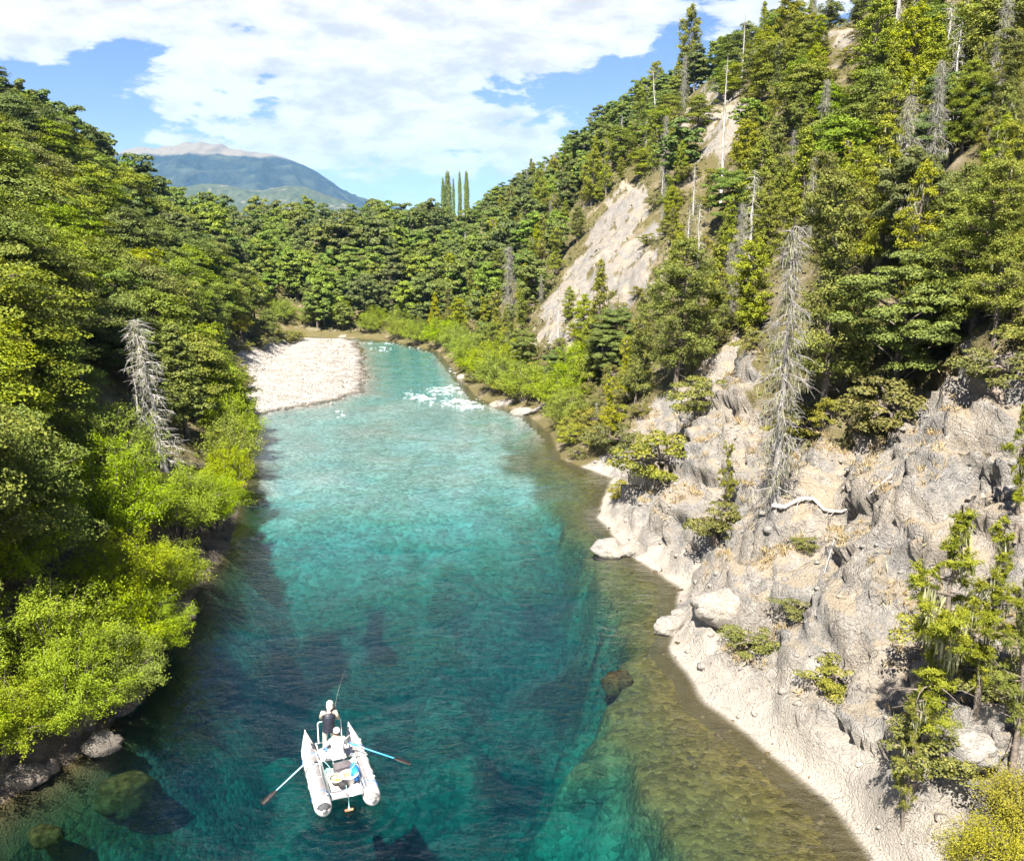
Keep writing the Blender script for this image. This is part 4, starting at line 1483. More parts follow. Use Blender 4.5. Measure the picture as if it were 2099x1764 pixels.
for (dist, s, p, x, y, zn) in allc:
    if mask_at(sd, x, y) < 0.6 or mask_at(barm, x, y) > 0.5:
        continue
    d = mask_at(dLb, x, y) if zn == 'L' else mask_at(dRb, x, y)
    bmask = mask_at(bare, x, y)
    if zn == 'R' and bmask > 0.5 and random.random() < 0.97:
        continue
    if zn == 'L' and d < 1.2:
        continue
    if any((x - a) ** 2 + (y - b) ** 2 < (r * 0.8) ** 2 for a, b, r in TAKEN):
        continue
    z = ground(x, y)
    if zn == 'R':
        q_ = project((x, y, z))
        if q_ is not None and in_poly(np.array([q_[0]]), np.array([q_[1]]), CLIFF_PIX)[0]:
            continue
    if zn == 'L':
        kind = 'beech' if random.random() < 0.9 else 'cypress'
        h = rnd(6.0, 9.5) if d > 4 else rnd(4.5, 7.0)
        if s > 128:
            kind = random.choice(['beech', 'broad'])
    elif zn == 'F':
        kind = 'broad'
        h = rnd(5.0, 9.5) * (1.0 if random.random() < 0.8 else 1.35)
    else:
        up = d > 30 + 8 * math.sin(s * 0.07)
        if s > 150:
            kind = 'broad' if random.random() < 0.65 else 'cypress'
        elif up and s > 62:
            kind = 'upper' if random.random() < 0.6 else 'cypress'
        else:
            kind = 'cypress' if random.random() < 0.86 else 'broad'
        if random.random() < 0.15:
            kind = 'snag'
        h = (rnd(3.5, 7.6) if random.random() < 0.8 else rnd(7.5, 10.0)) if kind in ('cypress', 'snag') else rnd(5.0, 8.0)
        if d < 5:
            h *= 0.7
    if tcount[kind] >= 295:
        continue
    r = h * (0.3 if kind in ('beech', 'upper', 'broad') else 0.2)  # crown radius
    if zn == 'L' and dist < 66 and blocks_bare(x, y, z, h, r * 1.2, KEEP_L):
        continue
    if zn == 'R' and blocks_bare(x, y, z, h, r) and random.random() < 0.86:
        continue
    if not visible_then_cover(x, y, z, h, r, 0.25 if zn == 'R' else (0.38 if zn == 'L' else 0.45), 0.14):
        continue
    tcount[kind] += 1
    lab, grp = zone_label(kind, s, p, d)
    if kind == 'beech':
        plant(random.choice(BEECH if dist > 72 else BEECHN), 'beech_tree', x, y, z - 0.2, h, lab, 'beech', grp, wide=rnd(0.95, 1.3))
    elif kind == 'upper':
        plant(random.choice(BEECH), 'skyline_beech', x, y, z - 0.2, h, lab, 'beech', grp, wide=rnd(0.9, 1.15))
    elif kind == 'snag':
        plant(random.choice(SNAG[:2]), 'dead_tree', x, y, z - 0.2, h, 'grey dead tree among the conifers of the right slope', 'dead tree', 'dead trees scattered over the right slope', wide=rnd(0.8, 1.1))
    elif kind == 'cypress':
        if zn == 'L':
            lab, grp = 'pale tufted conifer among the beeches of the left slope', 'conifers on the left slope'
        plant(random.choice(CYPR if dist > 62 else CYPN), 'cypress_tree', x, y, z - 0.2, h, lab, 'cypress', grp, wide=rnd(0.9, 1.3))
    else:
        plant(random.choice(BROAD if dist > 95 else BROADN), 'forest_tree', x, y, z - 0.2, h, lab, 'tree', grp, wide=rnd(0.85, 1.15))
print('forest', tcount, round(time.time() - T0, 1))

# ---- shrubs on the right slope and the cliff top
ns = 0
pr = random.Random(5)
SH = []
for (s, p) in scatter(22, 118, 13, 66, lambda s: 1.9 + 0.012 * s, 31):
    x, y = from_sp(s, p)
    SH.append((math.hypot(x, y), s, p, x, y))
SH.sort()
COVS = np.zeros_like(COV)
for (dist, s, p, x, y) in SH:
    if mask_at(sd, x, y) < 1.0:
        continue
    b = mask_at(bare, x, y)
    d = mask_at(dRb, x, y)
    if b > 0.5 and (pr.random() < 0.88):
        continue
    if ns >= 240:
        break
    z = ground(x, y)
    h = pr.uniform(0.9, 2.0) * (0.7 if b > 0.5 else 1.0)
    if blocks_bare(x, y, z, h, h * 0.5) and pr.random() < 0.55:
        continue
    if not visible_then_cover(x, y, z, h, h * 0.6, 0.0, 0.2):
        continue
    ns += 1
    if b > 0.5:
        lab, grp = 'low green tuft of bush growing on the bare rock face', 'bushes on the bare rock'
    elif d < 16:
        lab, grp = 'olive bush growing along the top of the cliff', 'bushes along the cliff top'
    else:
        lab, grp = 'olive bush growing between the cypresses of the right slope', 'bushes between the cypresses'
    plant(SHRUB[pr.randrange(4)], 'hillside_shrub', x, y, z - 0.1, h, lab, 'shrub', grp, wide=pr.uniform(0.9, 1.4))
for (u, v, vt, w, lab) in [(1350, 990, 885, 1.1, 'round grey green bush on the rock knob over the water'), (1810, 880, 770, 1.4, 'large green bush hanging over the cliff top'), (1430, 850, 770, 1.2, 'dark bush at the head of the pale gully'),
                           (1540, 1340, 1280, 1.3, 'small green bush in a rock crack near the water'), (1640, 1250, 1215, 2.2, 'grassy green strip of bush across the rock face'), (1480, 1110, 1020, 0.9, 'leafy bush below the small bright pine'),
                           (1900, 1580, 1480, 1.2, 'dark bush between the two pine trunks'), (1960, 1340, 1230, 1.3, 'shaded bush behind the two pines'), (2020, 1420, 1320, 1.2, 'rusty green bush at the right edge under the pines'),
                           (1260, 930, 860, 1.0, 'bush on the low point below the cypress bank'), (1930, 690, 600, 1.5, 'golden bush at the right of the cliff top'), (2060, 800, 700, 1.3, 'rusty bush over the cliff at the right edge')]:
    P = hit(u, v)
    if P is not None:
        h = base_height(u, vt, P)
        plant(SHRUB[int(u) % 4], 'hillside_shrub', P.x, P.y, P.z - 0.1, h, lab, 'shrub', None, wide=w)
for i in range(34):
    s = pr.uniform(60, 128)
    x, y = from_sp(s, float(np.interp(s, R_S, R_P)) + pr.uniform(0.6, 6.0))
    z = ground(x, y)
    h = pr.uniform(0.8, 1.8)
    if z > 0.25:
        plant(SHRUB[pr.randrange(4)], 'hillside_shrub', x, y, z - 0.15, h, 'olive bush low on the right bank', 'shrub', 'bushes along the right bank', wide=pr.uniform(0.9, 1.4))
for i in range(22):
    s = pr.uniform(86, 152)
    x, y = from_sp(s, float(np.interp(s, [86, 100, 120, 140, 152], [-10.5, -12.5, -13.0, -11.0, -6.0])) - pr.uniform(0.0, 2.5))
    z = ground(x, y)
    plant(SHRUB[pr.randrange(4)], 'hillside_shrub', x, y, z - 0.15, pr.uniform(1.0, 2.2), 'olive bush behind the gravel bar', 'shrub', 'bushes behind the gravel bar', wide=pr.uniform(1.0, 1.5))
GOLD = [willow_proto(900, 1.1, 0.8, 30, 330, 0.075, M_gold, 0.3)]
for (u, v, h, lab) in [(2060, 1740, 1.0, 'bright yellow broom in the bottom right corner'), (1985, 1745, 0.8, 'yellow broom left of the corner broom on the rock rib'), (2095, 1650, 1.0, 'yellow broom at the right edge above the corner')]:
    P = hit(min(u, 2097), min(v, 1762))
    if P is not None:
        plant(GOLD[0], 'broom_bush', P.x, P.y, P.z - 0.1, h, lab, 'bush', 'yellow broom in the corner')
print('shrubs', ns, round(time.time() - T0, 1))

# ------------------------------------------------------------------ rocks, logs, gravel, foam, grass
def rock_mesh(name, seed, sub=3, size=(1, 1, 0.7), rough=0.35):
    bm = bmesh.new()
    bmesh.ops.create_icosphere(bm, subdivisions=sub, radius=1.0)
    P = np.array([v.co[:] for v in bm.verts])
    o = seed * 7.31
    n = 0.6 * np.abs(perlin(P * 0.9 + o)) + 0.35 * np.abs(perlin(P * 2.1 + o)) + 0.15 * perlin(P * 4.5 + o)
    P = P * (0.78 + rough * 1.6 * n)[:, None]
    # a few flattened facets
    rr = np.random.default_rng(seed)
    for _ in range(7):
        d = unit(rr.normal(size=3))
        h = rr.uniform(0.62, 0.85)
        k = P @ d
        P = P - np.outer(np.clip(k - h, 0, None) * 0.85, d)
    P = P * np.array(size)
    f = np.array([[v.index for v in q_.verts] for q_ in bm.faces])
    bm.free()
    return mesh_np(name, P, f, True)


def boulder(u, v, rw, rh, label, mat, z=None, group=None, seed=1, sub=4):
    """rw, rh: half width and half height in photograph pixels"""
    P = hit(u, v + rh * 0.35) if z is None else on_plane(u, v, z)
    if P is None:
        return
    f = project(P)[2]
    a = rw * KPX / FPX * f
    hgt = rh * KPX / FPX * f * 1.15
    o = link('boulder', rock_mesh('boulder', seed, sub, (a * 1.12, a * rnd(0.8, 1.1), hgt)), mat)
    o.location = (P.x, P.y, P.z if z is None else z)
    o.rotation_euler = (rnd(-0.2, 0.2), rnd(-0.2, 0.2), rnd(-0.6, 0.6))
    return props(o, label, 'boulder', group)


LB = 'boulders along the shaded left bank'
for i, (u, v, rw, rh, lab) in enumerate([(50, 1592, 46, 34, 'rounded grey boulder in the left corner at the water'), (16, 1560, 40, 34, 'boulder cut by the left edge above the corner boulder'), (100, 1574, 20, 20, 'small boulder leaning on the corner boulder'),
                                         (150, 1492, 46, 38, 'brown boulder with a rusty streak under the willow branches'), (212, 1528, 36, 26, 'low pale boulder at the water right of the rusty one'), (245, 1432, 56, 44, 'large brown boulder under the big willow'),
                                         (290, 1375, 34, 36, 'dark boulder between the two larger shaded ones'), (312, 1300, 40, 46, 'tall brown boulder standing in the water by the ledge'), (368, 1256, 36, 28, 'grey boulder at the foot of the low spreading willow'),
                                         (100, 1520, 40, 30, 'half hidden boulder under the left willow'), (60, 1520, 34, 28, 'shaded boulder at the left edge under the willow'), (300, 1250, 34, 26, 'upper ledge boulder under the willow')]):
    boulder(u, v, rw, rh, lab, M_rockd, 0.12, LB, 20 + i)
boulder(1372, 1285, 34, 20, 'smooth pale boulder lying in the shallows off the right cliff', M_rock, 0.12, None, 41)
boulder(1390, 1256, 14, 8, 'small pale stone behind the smooth boulder in the shallows', M_rock, 0.08, None, 42)
boulder(1246, 1125, 36, 18, 'flat pale rock off the point of the right cliff', M_rock, 0.12, None, 43)
boulder(1290, 1128, 26, 14, 'second flat rock tight against the cliff point', M_rock, 0.12, None, 44)
boulder(1247, 967, 10, 5, 'little tan stone in the cove on the right', M_rock, 0.04, None, 45, 2)
boulder(1268, 1402, 34, 26, 'submerged brown boulder at the edge of the shelf', M_algae, -0.55, None, 46)
boulder(262, 1625, 66, 46, 'big submerged brown boulder left of the boat', M_algae, -1.25, None, 47)
boulder(92, 1712, 36, 22, 'submerged olive boulder in the bottom left corner', M_algae, -0.8, None, 48)
boulder(1035, 828, 30, 9, 'flat tan rock at the waters edge below the rapids', M_rock, 0.05, None, 49, 3)
boulder(1070, 845, 26, 10, 'reddish flat rock under the driftwood log', M_rock, 0.05, None, 50, 3)
boulder(948, 774, 14, 7, 'small rock at the bank above the rapids', M_rock, 0.05, None, 51, 2)
boulder(1665, 1375, 46, 44, 'overhanging block bulging from the lower cliff', M_rock, None, None, 52)
boulder(1480, 1235, 62, 36, 'large rounded block low on the cliff above the shallows', M_rock, None, None, 53)
boulder(1322, 960, 30, 34, 'grey rock knob over the water below the round bush', M_rock, None, None, 54)
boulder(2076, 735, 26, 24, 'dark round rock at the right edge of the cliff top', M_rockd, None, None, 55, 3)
boulder(1990, 1520, 60, 42, 'pale block of the rock rib under the pines', M_rock, None, None, 56)
for i in range(26):
    u, v = rnd(545, 735), rnd(735, 850)
    P = on_plane(u, v, 0.1)
    if mask_at(bar_sd, P.x, P.y) < -1.5:
        continue
    o = link('bar_stone', rock_mesh('bar_stone', 60 + i, 2, (rnd(0.18, 0.4), rnd(0.18, 0.4), rnd(0.12, 0.22))), M_rock)
    o.location = (P.x, P.y, max(ground(P.x, P.y), -0.05))
    props(o, 'larger grey stone lying on the pale gravel bar', 'stone', 'larger stones on the gravel bar')


def scatter_rocks(name, pts, sizes, seed, mat, parent=None):
    rr = np.random.default_rng(seed)
    bm = bmesh.new()
    bmesh.ops.create_icosphere(bm, subdivisions=1, radius=1.0)
    B = np.array([v.co[:] for v in bm.verts])
    Fb = np.array([[v.index for v in q_.verts] for q_ in bm.faces])
    bm.free()
    n = len(pts)
    J = 1 + rr.uniform(-0.3, 0.3, (n, len(B), 1))
    sc = rr.uniform(0.6, 1.3, (n, 1, 3)) * np.array([1, 1, 0.55])
    ang = rr.uniform(0, 6.28, n)
    V = B[None] * J * sc * sizes[:, None, None]
    ca, sa = np.cos(ang)[:, None], np.sin(ang)[:, None]
    V = np.stack([V[..., 0] * ca - V[..., 1] * sa, V[..., 0] * sa + V[..., 1] * ca, V[..., 2]], -1) + pts[:, None]
    Fs = (Fb[None] + (np.arange(n) * len(B))[:, None, None]).reshape(-1, 3)
    return link(name, mesh_np(name, V.reshape(-1, 3), Fs, True), mat, parent)


pts, sz = [], []
rr = np.random.default_rng(77)
while len(pts) < 2600:
    x, y = rr.uniform(-36, -14), rr.uniform(82, 148)
    bs = mask_at(bar_sd, x, y)
    if bs < -1.6 or rr.random() > 1.4 - (y - 82) / 70:
        continue
    pts.append((x, y, mask_at(V3[..., 2], x, y) + 0.02))
    sz.append(0.05 + 0.13 * rr.random() ** 2.5)
props(scatter_rocks('cobbles', np.array(pts), np.array(sz), 5, M_rock), 'loose pale cobbles strewn over the gravel bar', None, None, 'stuff')
# cobbles on the shelf and stones lodged on the cliff
pts, sz = [], []
while len(pts) < 700:
    s_ = rr.uniform(18, 62)
    p_ = np.interp(s_, R_S, R_P) + rr.uniform(-3.6, 0.3)
    x, y = from_sp(s_, p_)
    pts.append((x, y, mask_at(V3[..., 2], x, y)))
    sz.append(0.03 + 0.13 * rr.random() ** 3)
props(scatter_rocks('underwater_cobbles', np.array(pts), np.array(sz), 6, simple('shelf_cobbles', (0.060, 0.044, 0.017), 0.95, 0, 0.5, 2.0, 0.3)), 'brown cobbles on the shallow shelf along the right bank', None, None, 'stuff')
pts, sz = [], []
while len(pts) < 900:
    s_ = rr.uniform(17, 66)
    x, y = from_sp(s_, np.interp(s_, R_S, R_P) + rr.uniform(0.3, 15))
    if mask_at(bare, x, y) < 0.5:
        continue
    pts.append((x, y, ground(x, y)))
    sz.append(0.05 + 0.22 * rr.random() ** 3.5)
props(scatter_rocks('rock_rubble', np.array(pts), np.array(sz), 8, M_rock), 'broken stones lodged on the pale cliff face', None, None, 'stuff')

# white water
M_foam = simple('white_water', (0.80, 0.84, 0.85), 0.5, 0, 0.05, 3.0, 0.4)
fo_p, fo_s = [], []
for (u, v, ru, rv, n) in [(862, 815, 30, 5, 60), (905, 800, 36, 9, 90), (945, 822, 40, 6, 90), (962, 832, 30, 4, 50), (930, 797, 20, 8, 14), (840, 805, 20, 6, 10), (905, 828, 60, 8, 22),
                          (790, 715, 40, 6, 22), (860, 712, 30, 4, 16), (750, 703, 24, 3, 12), (800, 703, 30, 3, 14), (930, 760, 14, 10, 12), (700, 845, 30, 8, 6)]:
    for _ in range(n):
        P = on_plane(u + random.gauss(0, 0.5) * ru, v + random.gauss(0, 0.5) * rv, 0.0)
        fo_p.append((P.x, P.y, 0.0))
        fo_s.append(0.018 + 0.09 * random.random() ** 2.5)
FOV, FOF = [], []
mbf = MB()
for (P, s_) in zip(fo_p, fo_s):
    k = 9
    a0 = rnd(0, 6.28)
    ring = []
    for i in range(k):
        th = 6.283 * i / k
        r_ = s_ * rnd(0.55, 1.25)
        ring.append((P[0] + math.cos(th) * r_ * 3.2, P[1] + math.sin(th) * r_ * 1.1, 0.004))
    c_ = (P[0], P[1], 0.012 + 0.05 * s_)
    mbf.add([c_] + ring, [(0, 1 + i, 1 + (i + 1) % k) for i in range(k)])
props(mbf.build('foam', M_foam), 'white foam where the river breaks over shallow rapids', None, None, 'stuff')


def log(pix, r0, r1, label, mat, cat='log', lift=0.05, z=None, twigs=0):
    pts = [hit(u, v) if z is None else on_plane(u, v, z) for u, v in pix]
    pts = [p + Vector((0, 0, lift)) for p in pts if p is not None]
    if len(pts) < 2:
        return
    base = pts[0].copy()
    o = empty('fallen_' + ('branch' if cat == 'branch' else 'log'), base, 0, label, cat)
    rel = [p - base for p in pts]
    n = len(rel)
    MB().tube(rel, [r0 + (r1 - r0) * i / (n - 1) for i in range(n)], 8).build('stem', mat, o)
    if twigs:
        t = MB()
        for _ in range(twigs):
            k = random.randrange(n - 1)
            p = rel[k].lerp(rel[k + 1], random.random())
            e = p + Vector((rnd(-0.5, 0.5), rnd(-0.3, 0.1), rnd(-0.9, 0.1)))
            t.tube(curve_pts(p, e, 0.05, 3, 0.08), [0.022, 0.016, 0.01, 0.005], 4, False)
        t.build('twigs', mat, o)['kind'] = 'stuff'
    return o


log([(1585, 1048), (1610, 1052), (1640, 1035), (1668, 1035), (1690, 1058), (1725, 1062), (1752, 1050), (1790, 1020), (1830, 985)], 0.10, 0.03, 'bleached twisted branch lying across the cliff face', M_pale, 'branch', 0.28, None, 26)
log([(1070, 852), (1095, 846), (1118, 832)], 0.20, 0.14, 'grey driftwood log stranded below the right bank willows', M_greydead, 'log', 0.2)
log([(20, 1535), (90, 1522), (150, 1508)], 0.06, 0.03, 'thin dead branch over the boulders of the lower left corner', M_greydead, 'branch', 0.5, 0.6)
log([(325, 1262), (345, 1248), (366, 1236)], 0.06, 0.03, 'short bleached log resting on the left ledge boulders', M_pale, 'log', 0.5, 0.8)
log([(1690, 1180), (1705, 1130), (1718, 1085)], 0.02, 0.012, 'thin pale root hanging down the cliff under the branch', M_pale, 'branch', 0.08)

# dry grass on the ledges
Lg = Leaves(np.random.default_rng(55))
k = 0
tries = 0
while k < 620 and tries < 9000:
    tries += 1
    s_ = rr.uniform(18, 66)
    d_ = rr.uniform(1.2, 17)
    x, y = from_sp(s_, np.interp(s_, R_S, R_P) + d_)
    r_ = BVH.ray_cast(Vector((x, y, 300.0)), Vector((0, 0, -1)))
    if r_[0] is None or r_[0].z < 1.2 or mask_at(bare, x, y) < 0.5:
        continue
    if r_[1].z < 0.55 + 0.25 * rr.random() or perlin(np.array([[x / 2.5, y / 2.5, 3.0]]))[0] < 0.02:
        continue
    k += 1
    n_ = 16
    d = unit(rr.normal(0, 0.55, (n_, 3)) + np.array([0, 0, 1.0]))
    ln = rr.uniform(0.2, 0.5, n_)
    P = np.array(r_[0]) + rr.normal(0, 0.12, (n_, 3)) * np.array([1, 1, 0.2]) + d * ln[:, None] * 0.4
    Lg.put(P, rr.normal(size=(n_, 3)), ln, 0.035, rr.uniform(0, 1, n_), ax=d)
props(link('dry_grass', Lg.mesh('dry_grass'), M_grass), 'tufts of straw coloured grass on the rock ledges', None, None, 'stuff')

# undergrowth between the trunks
Lu = Leaves(np.random.default_rng(56))
n_try = 130000
s_ = 20 + 230 * rr.uniform(0, 1, n_try) ** 1.5
side = rr.random(n_try) < 0.62
p_ = np.where(side, np.interp(s_, R_S, RH_P) + 1.5 + 62 * rr.uniform(0, 1, n_try) ** 1.1, np.interp(s_, L_S, L_P) - 1.2 - 60 * rr.uniform(0, 1, n_try) ** 1.1)
far_ = rr.random(n_try) < 0.10
s_ = np.where(far_, rr.uniform(150, 190, n_try), s_)
p_ = np.where(far_, rr.uniform(-40, 40, n_try), p_)
x, y = from_sp(s_, p_)
ix = np.clip(np.searchsorted(XS, x) - 1, 0, NX - 1)
iy = np.clip(np.searchsorted(YS, y) - 1, 0, NY - 1)
ok = (bare[iy, ix] < 0.5) & (sd[iy, ix] > 1.0) & (barm[iy, ix] < 0.5)
x, y, ix, iy, s_ = x[ok], y[ok], ix[ok], iy[ok], s_[ok]
zc = V3[iy, ix, 2]
gsl = np.stack([-gzx[iy, ix], -gzy[iy, ix], np.ones(len(x))], -1)
clump = 0.5 + 0.5 * perlin(np.stack([x / 1.8, y / 1.8, x * 0], -1))
hz = rr.uniform(0, 1, len(x)) * (0.25 + 1.1 * clump)
P = np.stack([x, y, zc + hz], -1)
Lu.put(P, unit(gsl) + rr.normal(0, 0.5, (len(x), 3)), 0.20 + 0.0016 * s_, 0.14 + 0.0012 * s_, 0.2 + 0.5 * clump + rr.normal(0, 0.15, len(x)))
props(link('undergrowth', Lu.mesh('undergrowth'), M_under), 'low leafy undergrowth covering the wooded slopes', None, None, 'stuff')
print('details', round(time.time() - T0, 1))

# ------------------------------------------------------------------ the raft and its crew
M_hyp = simple('white_pontoon_fabric', (0.56, 0.535, 0.49), 0.45, 0, 0.05, 5.0, 0.08)
M_strip = simple('grey_chafe_strip', (0.19, 0.175, 0.17), 0.8, 0, 0.25, 14.0, 0.2)
M_dark = simple('dark_rubber', (0.05, 0.05, 0.055), 0.7, 0, 0.3, 14.0)
M_alu = simple('bare_aluminium', (0.72, 0.73, 0.74), 0.32, 0.9, 0.08, 20.0, 0.03)
M_whitep = simple('white_plastic', (0.62, 0.61, 0.58), 0.4, 0, 0.04, 6.0, 0.04)
M_deck = simple('pale_deck_foam', (0.46, 0.43, 0.41), 0.8, 0, 0.14, 9.0, 0.1)
M_plank = simple('weathered_plank', (0.40, 0.35, 0.31), 0.85, 0, 0.2, 16.0, 0.3)
M_blue = simple('blue_oar_shaft', (0.05, 0.30, 0.55), 0.35, 0, 0.08, 8.0, 0.03)
M_pblue = simple('faded_blue_oar_shaft', (0.42, 0.62, 0.76), 0.4, 0, 0.08, 8.0, 0.03)
M_blade = simple('dark_oar_blade', (0.014, 0.010, 0.009), 0.6, 0, 0.4, 10.0)
M_strapb = simple('blue_webbing', (0.05, 0.16, 0.42), 0.7, 0, 0.2, 30.0)
M_strapg = simple('grey_webbing', (0.42, 0.40, 0.38), 0.7, 0, 0.2, 30.0)
M_tarp = simple('blue_dry_bag', (0.02, 0.20, 0.62), 0.5, 0, 0.2, 7.0, 0.3)
M_black = simple('black_nylon', (0.030, 0.026, 0.028), 0.75, 0, 0.4, 14.0, 0.3)
M_box = simple('dark_grey_box', (0.105, 0.09, 0.092), 0.55, 0, 0.2, 9.0, 0.1)
M_teal = simple('teal_rope', (0.25, 0.50, 0.46), 0.8, 0, 0.2, 30.0)
M_netg = simple('green_net_mesh', (0.20, 0.28, 0.05), 0.8, 0, 0.3, 40.0, 0.3)
M_net0 = simple('olive_net_bag', (0.30, 0.27, 0.17), 0.8, 0, 0.3, 40.0, 0.3)
M_orange = simple('rusty_anchor', (0.40, 0.17, 0.08), 0.75, 0, 0.4, 14.0, 0.3)
M_tan = simple('tan_plastic', (0.50, 0.33, 0.18), 0.5, 0, 0.2, 9.0)
M_skin = simple('skin', (0.50, 0.30, 0.21), 0.55, 0, 0.06, 12.0, 0.03)
M_vest = simple('navy_quilted_nylon', (0.020, 0.021, 0.032), 0.38, 0, 0.3, 16.0, 0.2)
M_khaki = simple('pale_khaki_cloth', (0.58, 0.52, 0.42), 0.85, 0, 0.08, 20.0, 0.25)
M_shirt = simple('beige_shirt', (0.52, 0.44, 0.33), 0.85, 0, 0.08, 20.0, 0.2)
M_wshirt = simple('white_shirt', (0.62, 0.61, 0.58), 0.8, 0, 0.06, 10.0, 0.4)
M_cap = simple('beige_cap', (0.62, 0.52, 0.42), 0.85, 0, 0.06, 20.0)
M_hair = simple('dark_hair', (0.05, 0.035, 0.025), 0.7, 0, 0.3, 40.0)
M_boot = simple('grey_boots', (0.20, 0.18, 0.16), 0.8, 0, 0.2, 20.0)

HEAD = math.radians(20.5)
RAFT = Matrix.Translation((-5.62, 25.38, 0.0)) @ Matrix.Rotation(HEAD, 4, 'Z')


def aboard(name, loc, label, cat, rz=0.0, group=None):
    p = RAFT @ Vector(loc)
    return empty(name, p, HEAD + rz, label, cat, group)


raft = aboard('raft', (0, 0, 0), 'white two pontoon rowing raft drifting down the turquoise river', 'raft')


def pontoon_path(n=44):
    ys = np.concatenate([np.linspace(-2.12, -1.7, 9), np.linspace(-1.6, 1.0, 16), np.linspace(1.08, 2.16, 19)])
    out = []
    for y_ in ys:
        if y_ < -1.7:
            t = (-1.7 - y_) / 0.42
            r = 0.27 * math.sqrt(max(0.004, 1 - (t * 0.998) ** 2))
            z_ = 0.20 + 0.07 * t * t
        elif y_ < 1.0:
            r, z_ = 0.27, 0.20
        else:
            t = (y_ - 1.0) / 1.16
            r = 0.27 * max(0.06, 1 - t ** 1.7)
            z_ = 0.20 + 0.32 * t ** 1.8
        out.append((y_, z_, r))
    return out


PATH = pontoon_path()


def psurf(x0, y_, ang, off=0.0):
    """point on a pontoon: ang measured from straight up towards +x"""
    z_ = np.interp(y_, [p[0] for p in PATH], [p[1] for p in PATH])
    r = np.interp(y_, [p[0] for p in PATH], [p[2] for p in PATH]) + off
    return (x0 + math.sin(ang) * r, y_, z_ + math.cos(ang) * r)


def ribbon(x0, y0, y1, a0, a1, off, n=26, k=5):
    v, f = [], []
    for i in range(n + 1):
        y_ = y0 + (y1 - y0) * i / n
        for j in range(k + 1):
            v.append(psurf(x0, y_, a0 + (a1 - a0) * j / k, off if 0 < j < k and 0 < i < n else -0.004))
    w = k + 1
    for i in range(n):
        for j in range(k):
            f.append((i * w + j, i * w + j + 1, (i + 1) * w + j + 1, (i + 1) * w + j))
    return MB().add(v, f)


for sx in (-1, 1):
    x0 = 0.74 * sx
    m_ = MB()
    m_.tube([(x0, p[0], p[1]) for p in PATH], [p[2] for p in PATH], 24)
    po = m_.build('pontoon', M_hyp, raft)
    inn = -sx
    ribbon(x0, -1.62, 1.08, inn * -0.05, inn * 0.62, 0.010).build('chafe_strip', M_strip, po)
    ribbon(x0, 1.04, 1.42, inn * 0.30, inn * 1.35, 0.010, 8).build('bow_patch', M_dark, po)
    ribbon(x0, -2.10, -1.93, -1.3, 1.3, 0.010, 6, 14).build('stern_patch', M_dark if sx < 0 else M_strip, po)
    for y_ in (-1.35, -0.62, 0.05, 0.75):
        MB().tube([psurf(x0, y_, a, 0.008) for a in np.linspace(-1.9, 1.9, 15)], 0.016, 5, False).build('strap', M_strapb if y_ in (-1.35, 0.75) else M_strapg, po)
    for y_ in (-1.0, 0.35, 1.2):
        MB().lathe([(0.05, 0), (0.05, 0.012), (0.03, 0.02), (0, 0.02)], 10, psurf(x0, y_, -inn * 1.0, -0.006)).build('ring_patch', M_hyp, po)
    MB().tube([(0.50 * sx, -1.62, 0.50), (0.50 * sx, 1.22, 0.50)], 0.024, 10).build('frame_rail', M_alu, raft)
    MB().tube([(0.56 * sx, -1.62, 0.50), (0.60 * sx, -1.66, 0.50), (0.60 * sx, -1.2, 0.505), (0.56 * sx, 0.2, 0.505)], 0.014, 8).build('side_bar', M_alu, raft)
    lk = MB()
    lk.tube([(0.66 * sx, 0.02, 0.50), (0.80 * sx, 0.02, 0.60), (0.80 * sx, 0.02, 0.74)], 0.016, 8)
    lk.tube([(0.80 * sx, -0.05, 0.86), (0.80 * sx, -0.055, 0.78), (0.80 * sx, 0.02, 0.73), (0.80 * sx, 0.095, 0.78), (0.80 * sx, 0.09, 0.86)], 0.012, 8)
    lk.tube([(0.50 * sx, 0.02, 0.50), (0.98 * sx, 0.02, 0.50)], 0.018, 8)
    lk.build('oarlock', M_alu, raft)
for y_, z_ in ((-1.62, 0.50), (-0.72, 0.50), (0.12, 0.50), (1.22, 0.50)):
    MB().tube([(-0.56, y_, z_), (0.56, y_, z_)], 0.022, 10).build('crossbar', M_alu, raft)
MB().tube([(-0.46, -1.86, 0.42), (0.46, -1.86, 0.42)], 0.02, 10).build('crossbar', M_alu, raft)
for sx in (-1, 1):
    MB().tube([(0.46 * sx, -1.62, 0.50), (0.46 * sx, -1.86, 0.42)], 0.018, 8).build('stern_strut', M_alu, raft)
for i in range(2):
    MB().box((-0.24 + 0.48 * i, -1.745, 0.457), (0.42, 0.20, 0.018), 0, 0.005, math.atan2(0.08, 0.24)).build('stern_plank', M_plank, raft)
MB().box((0, 0.38, 0.515), (0.96, 0.40, 0.03), 0, 0.01).build('front_deck', M_deck, raft)
MB().box((0, 0.90, 0.30), (0.94, 0.58, 0.03), 0, 0.01).build('standing_floor', M_deck, raft)
MB().box((0, -0.98, 0.34), (0.90, 1.20, 0.025), 0, 0.008).build('stern_floor', M_deck, raft)
MB().box((0, -0.30, 0.36), (0.90, 0.30, 0.025), 0, 0.008).build('foot_floor', M_plank, raft)
st_ = MB().box((0.02, -0.12, 0.76), (0.46, 0.42, 0.07), 0, 0.025)
st_.build('rowing_seat', M_whitep, raft)
for sx in (-1, 1):
    MB().tube([(0.02 + 0.17 * sx, -0.12, 0.74), (0.02 + 0.17 * sx, -0.12, 0.50)], 0.02, 8).build('seat_post', M_alu, raft)
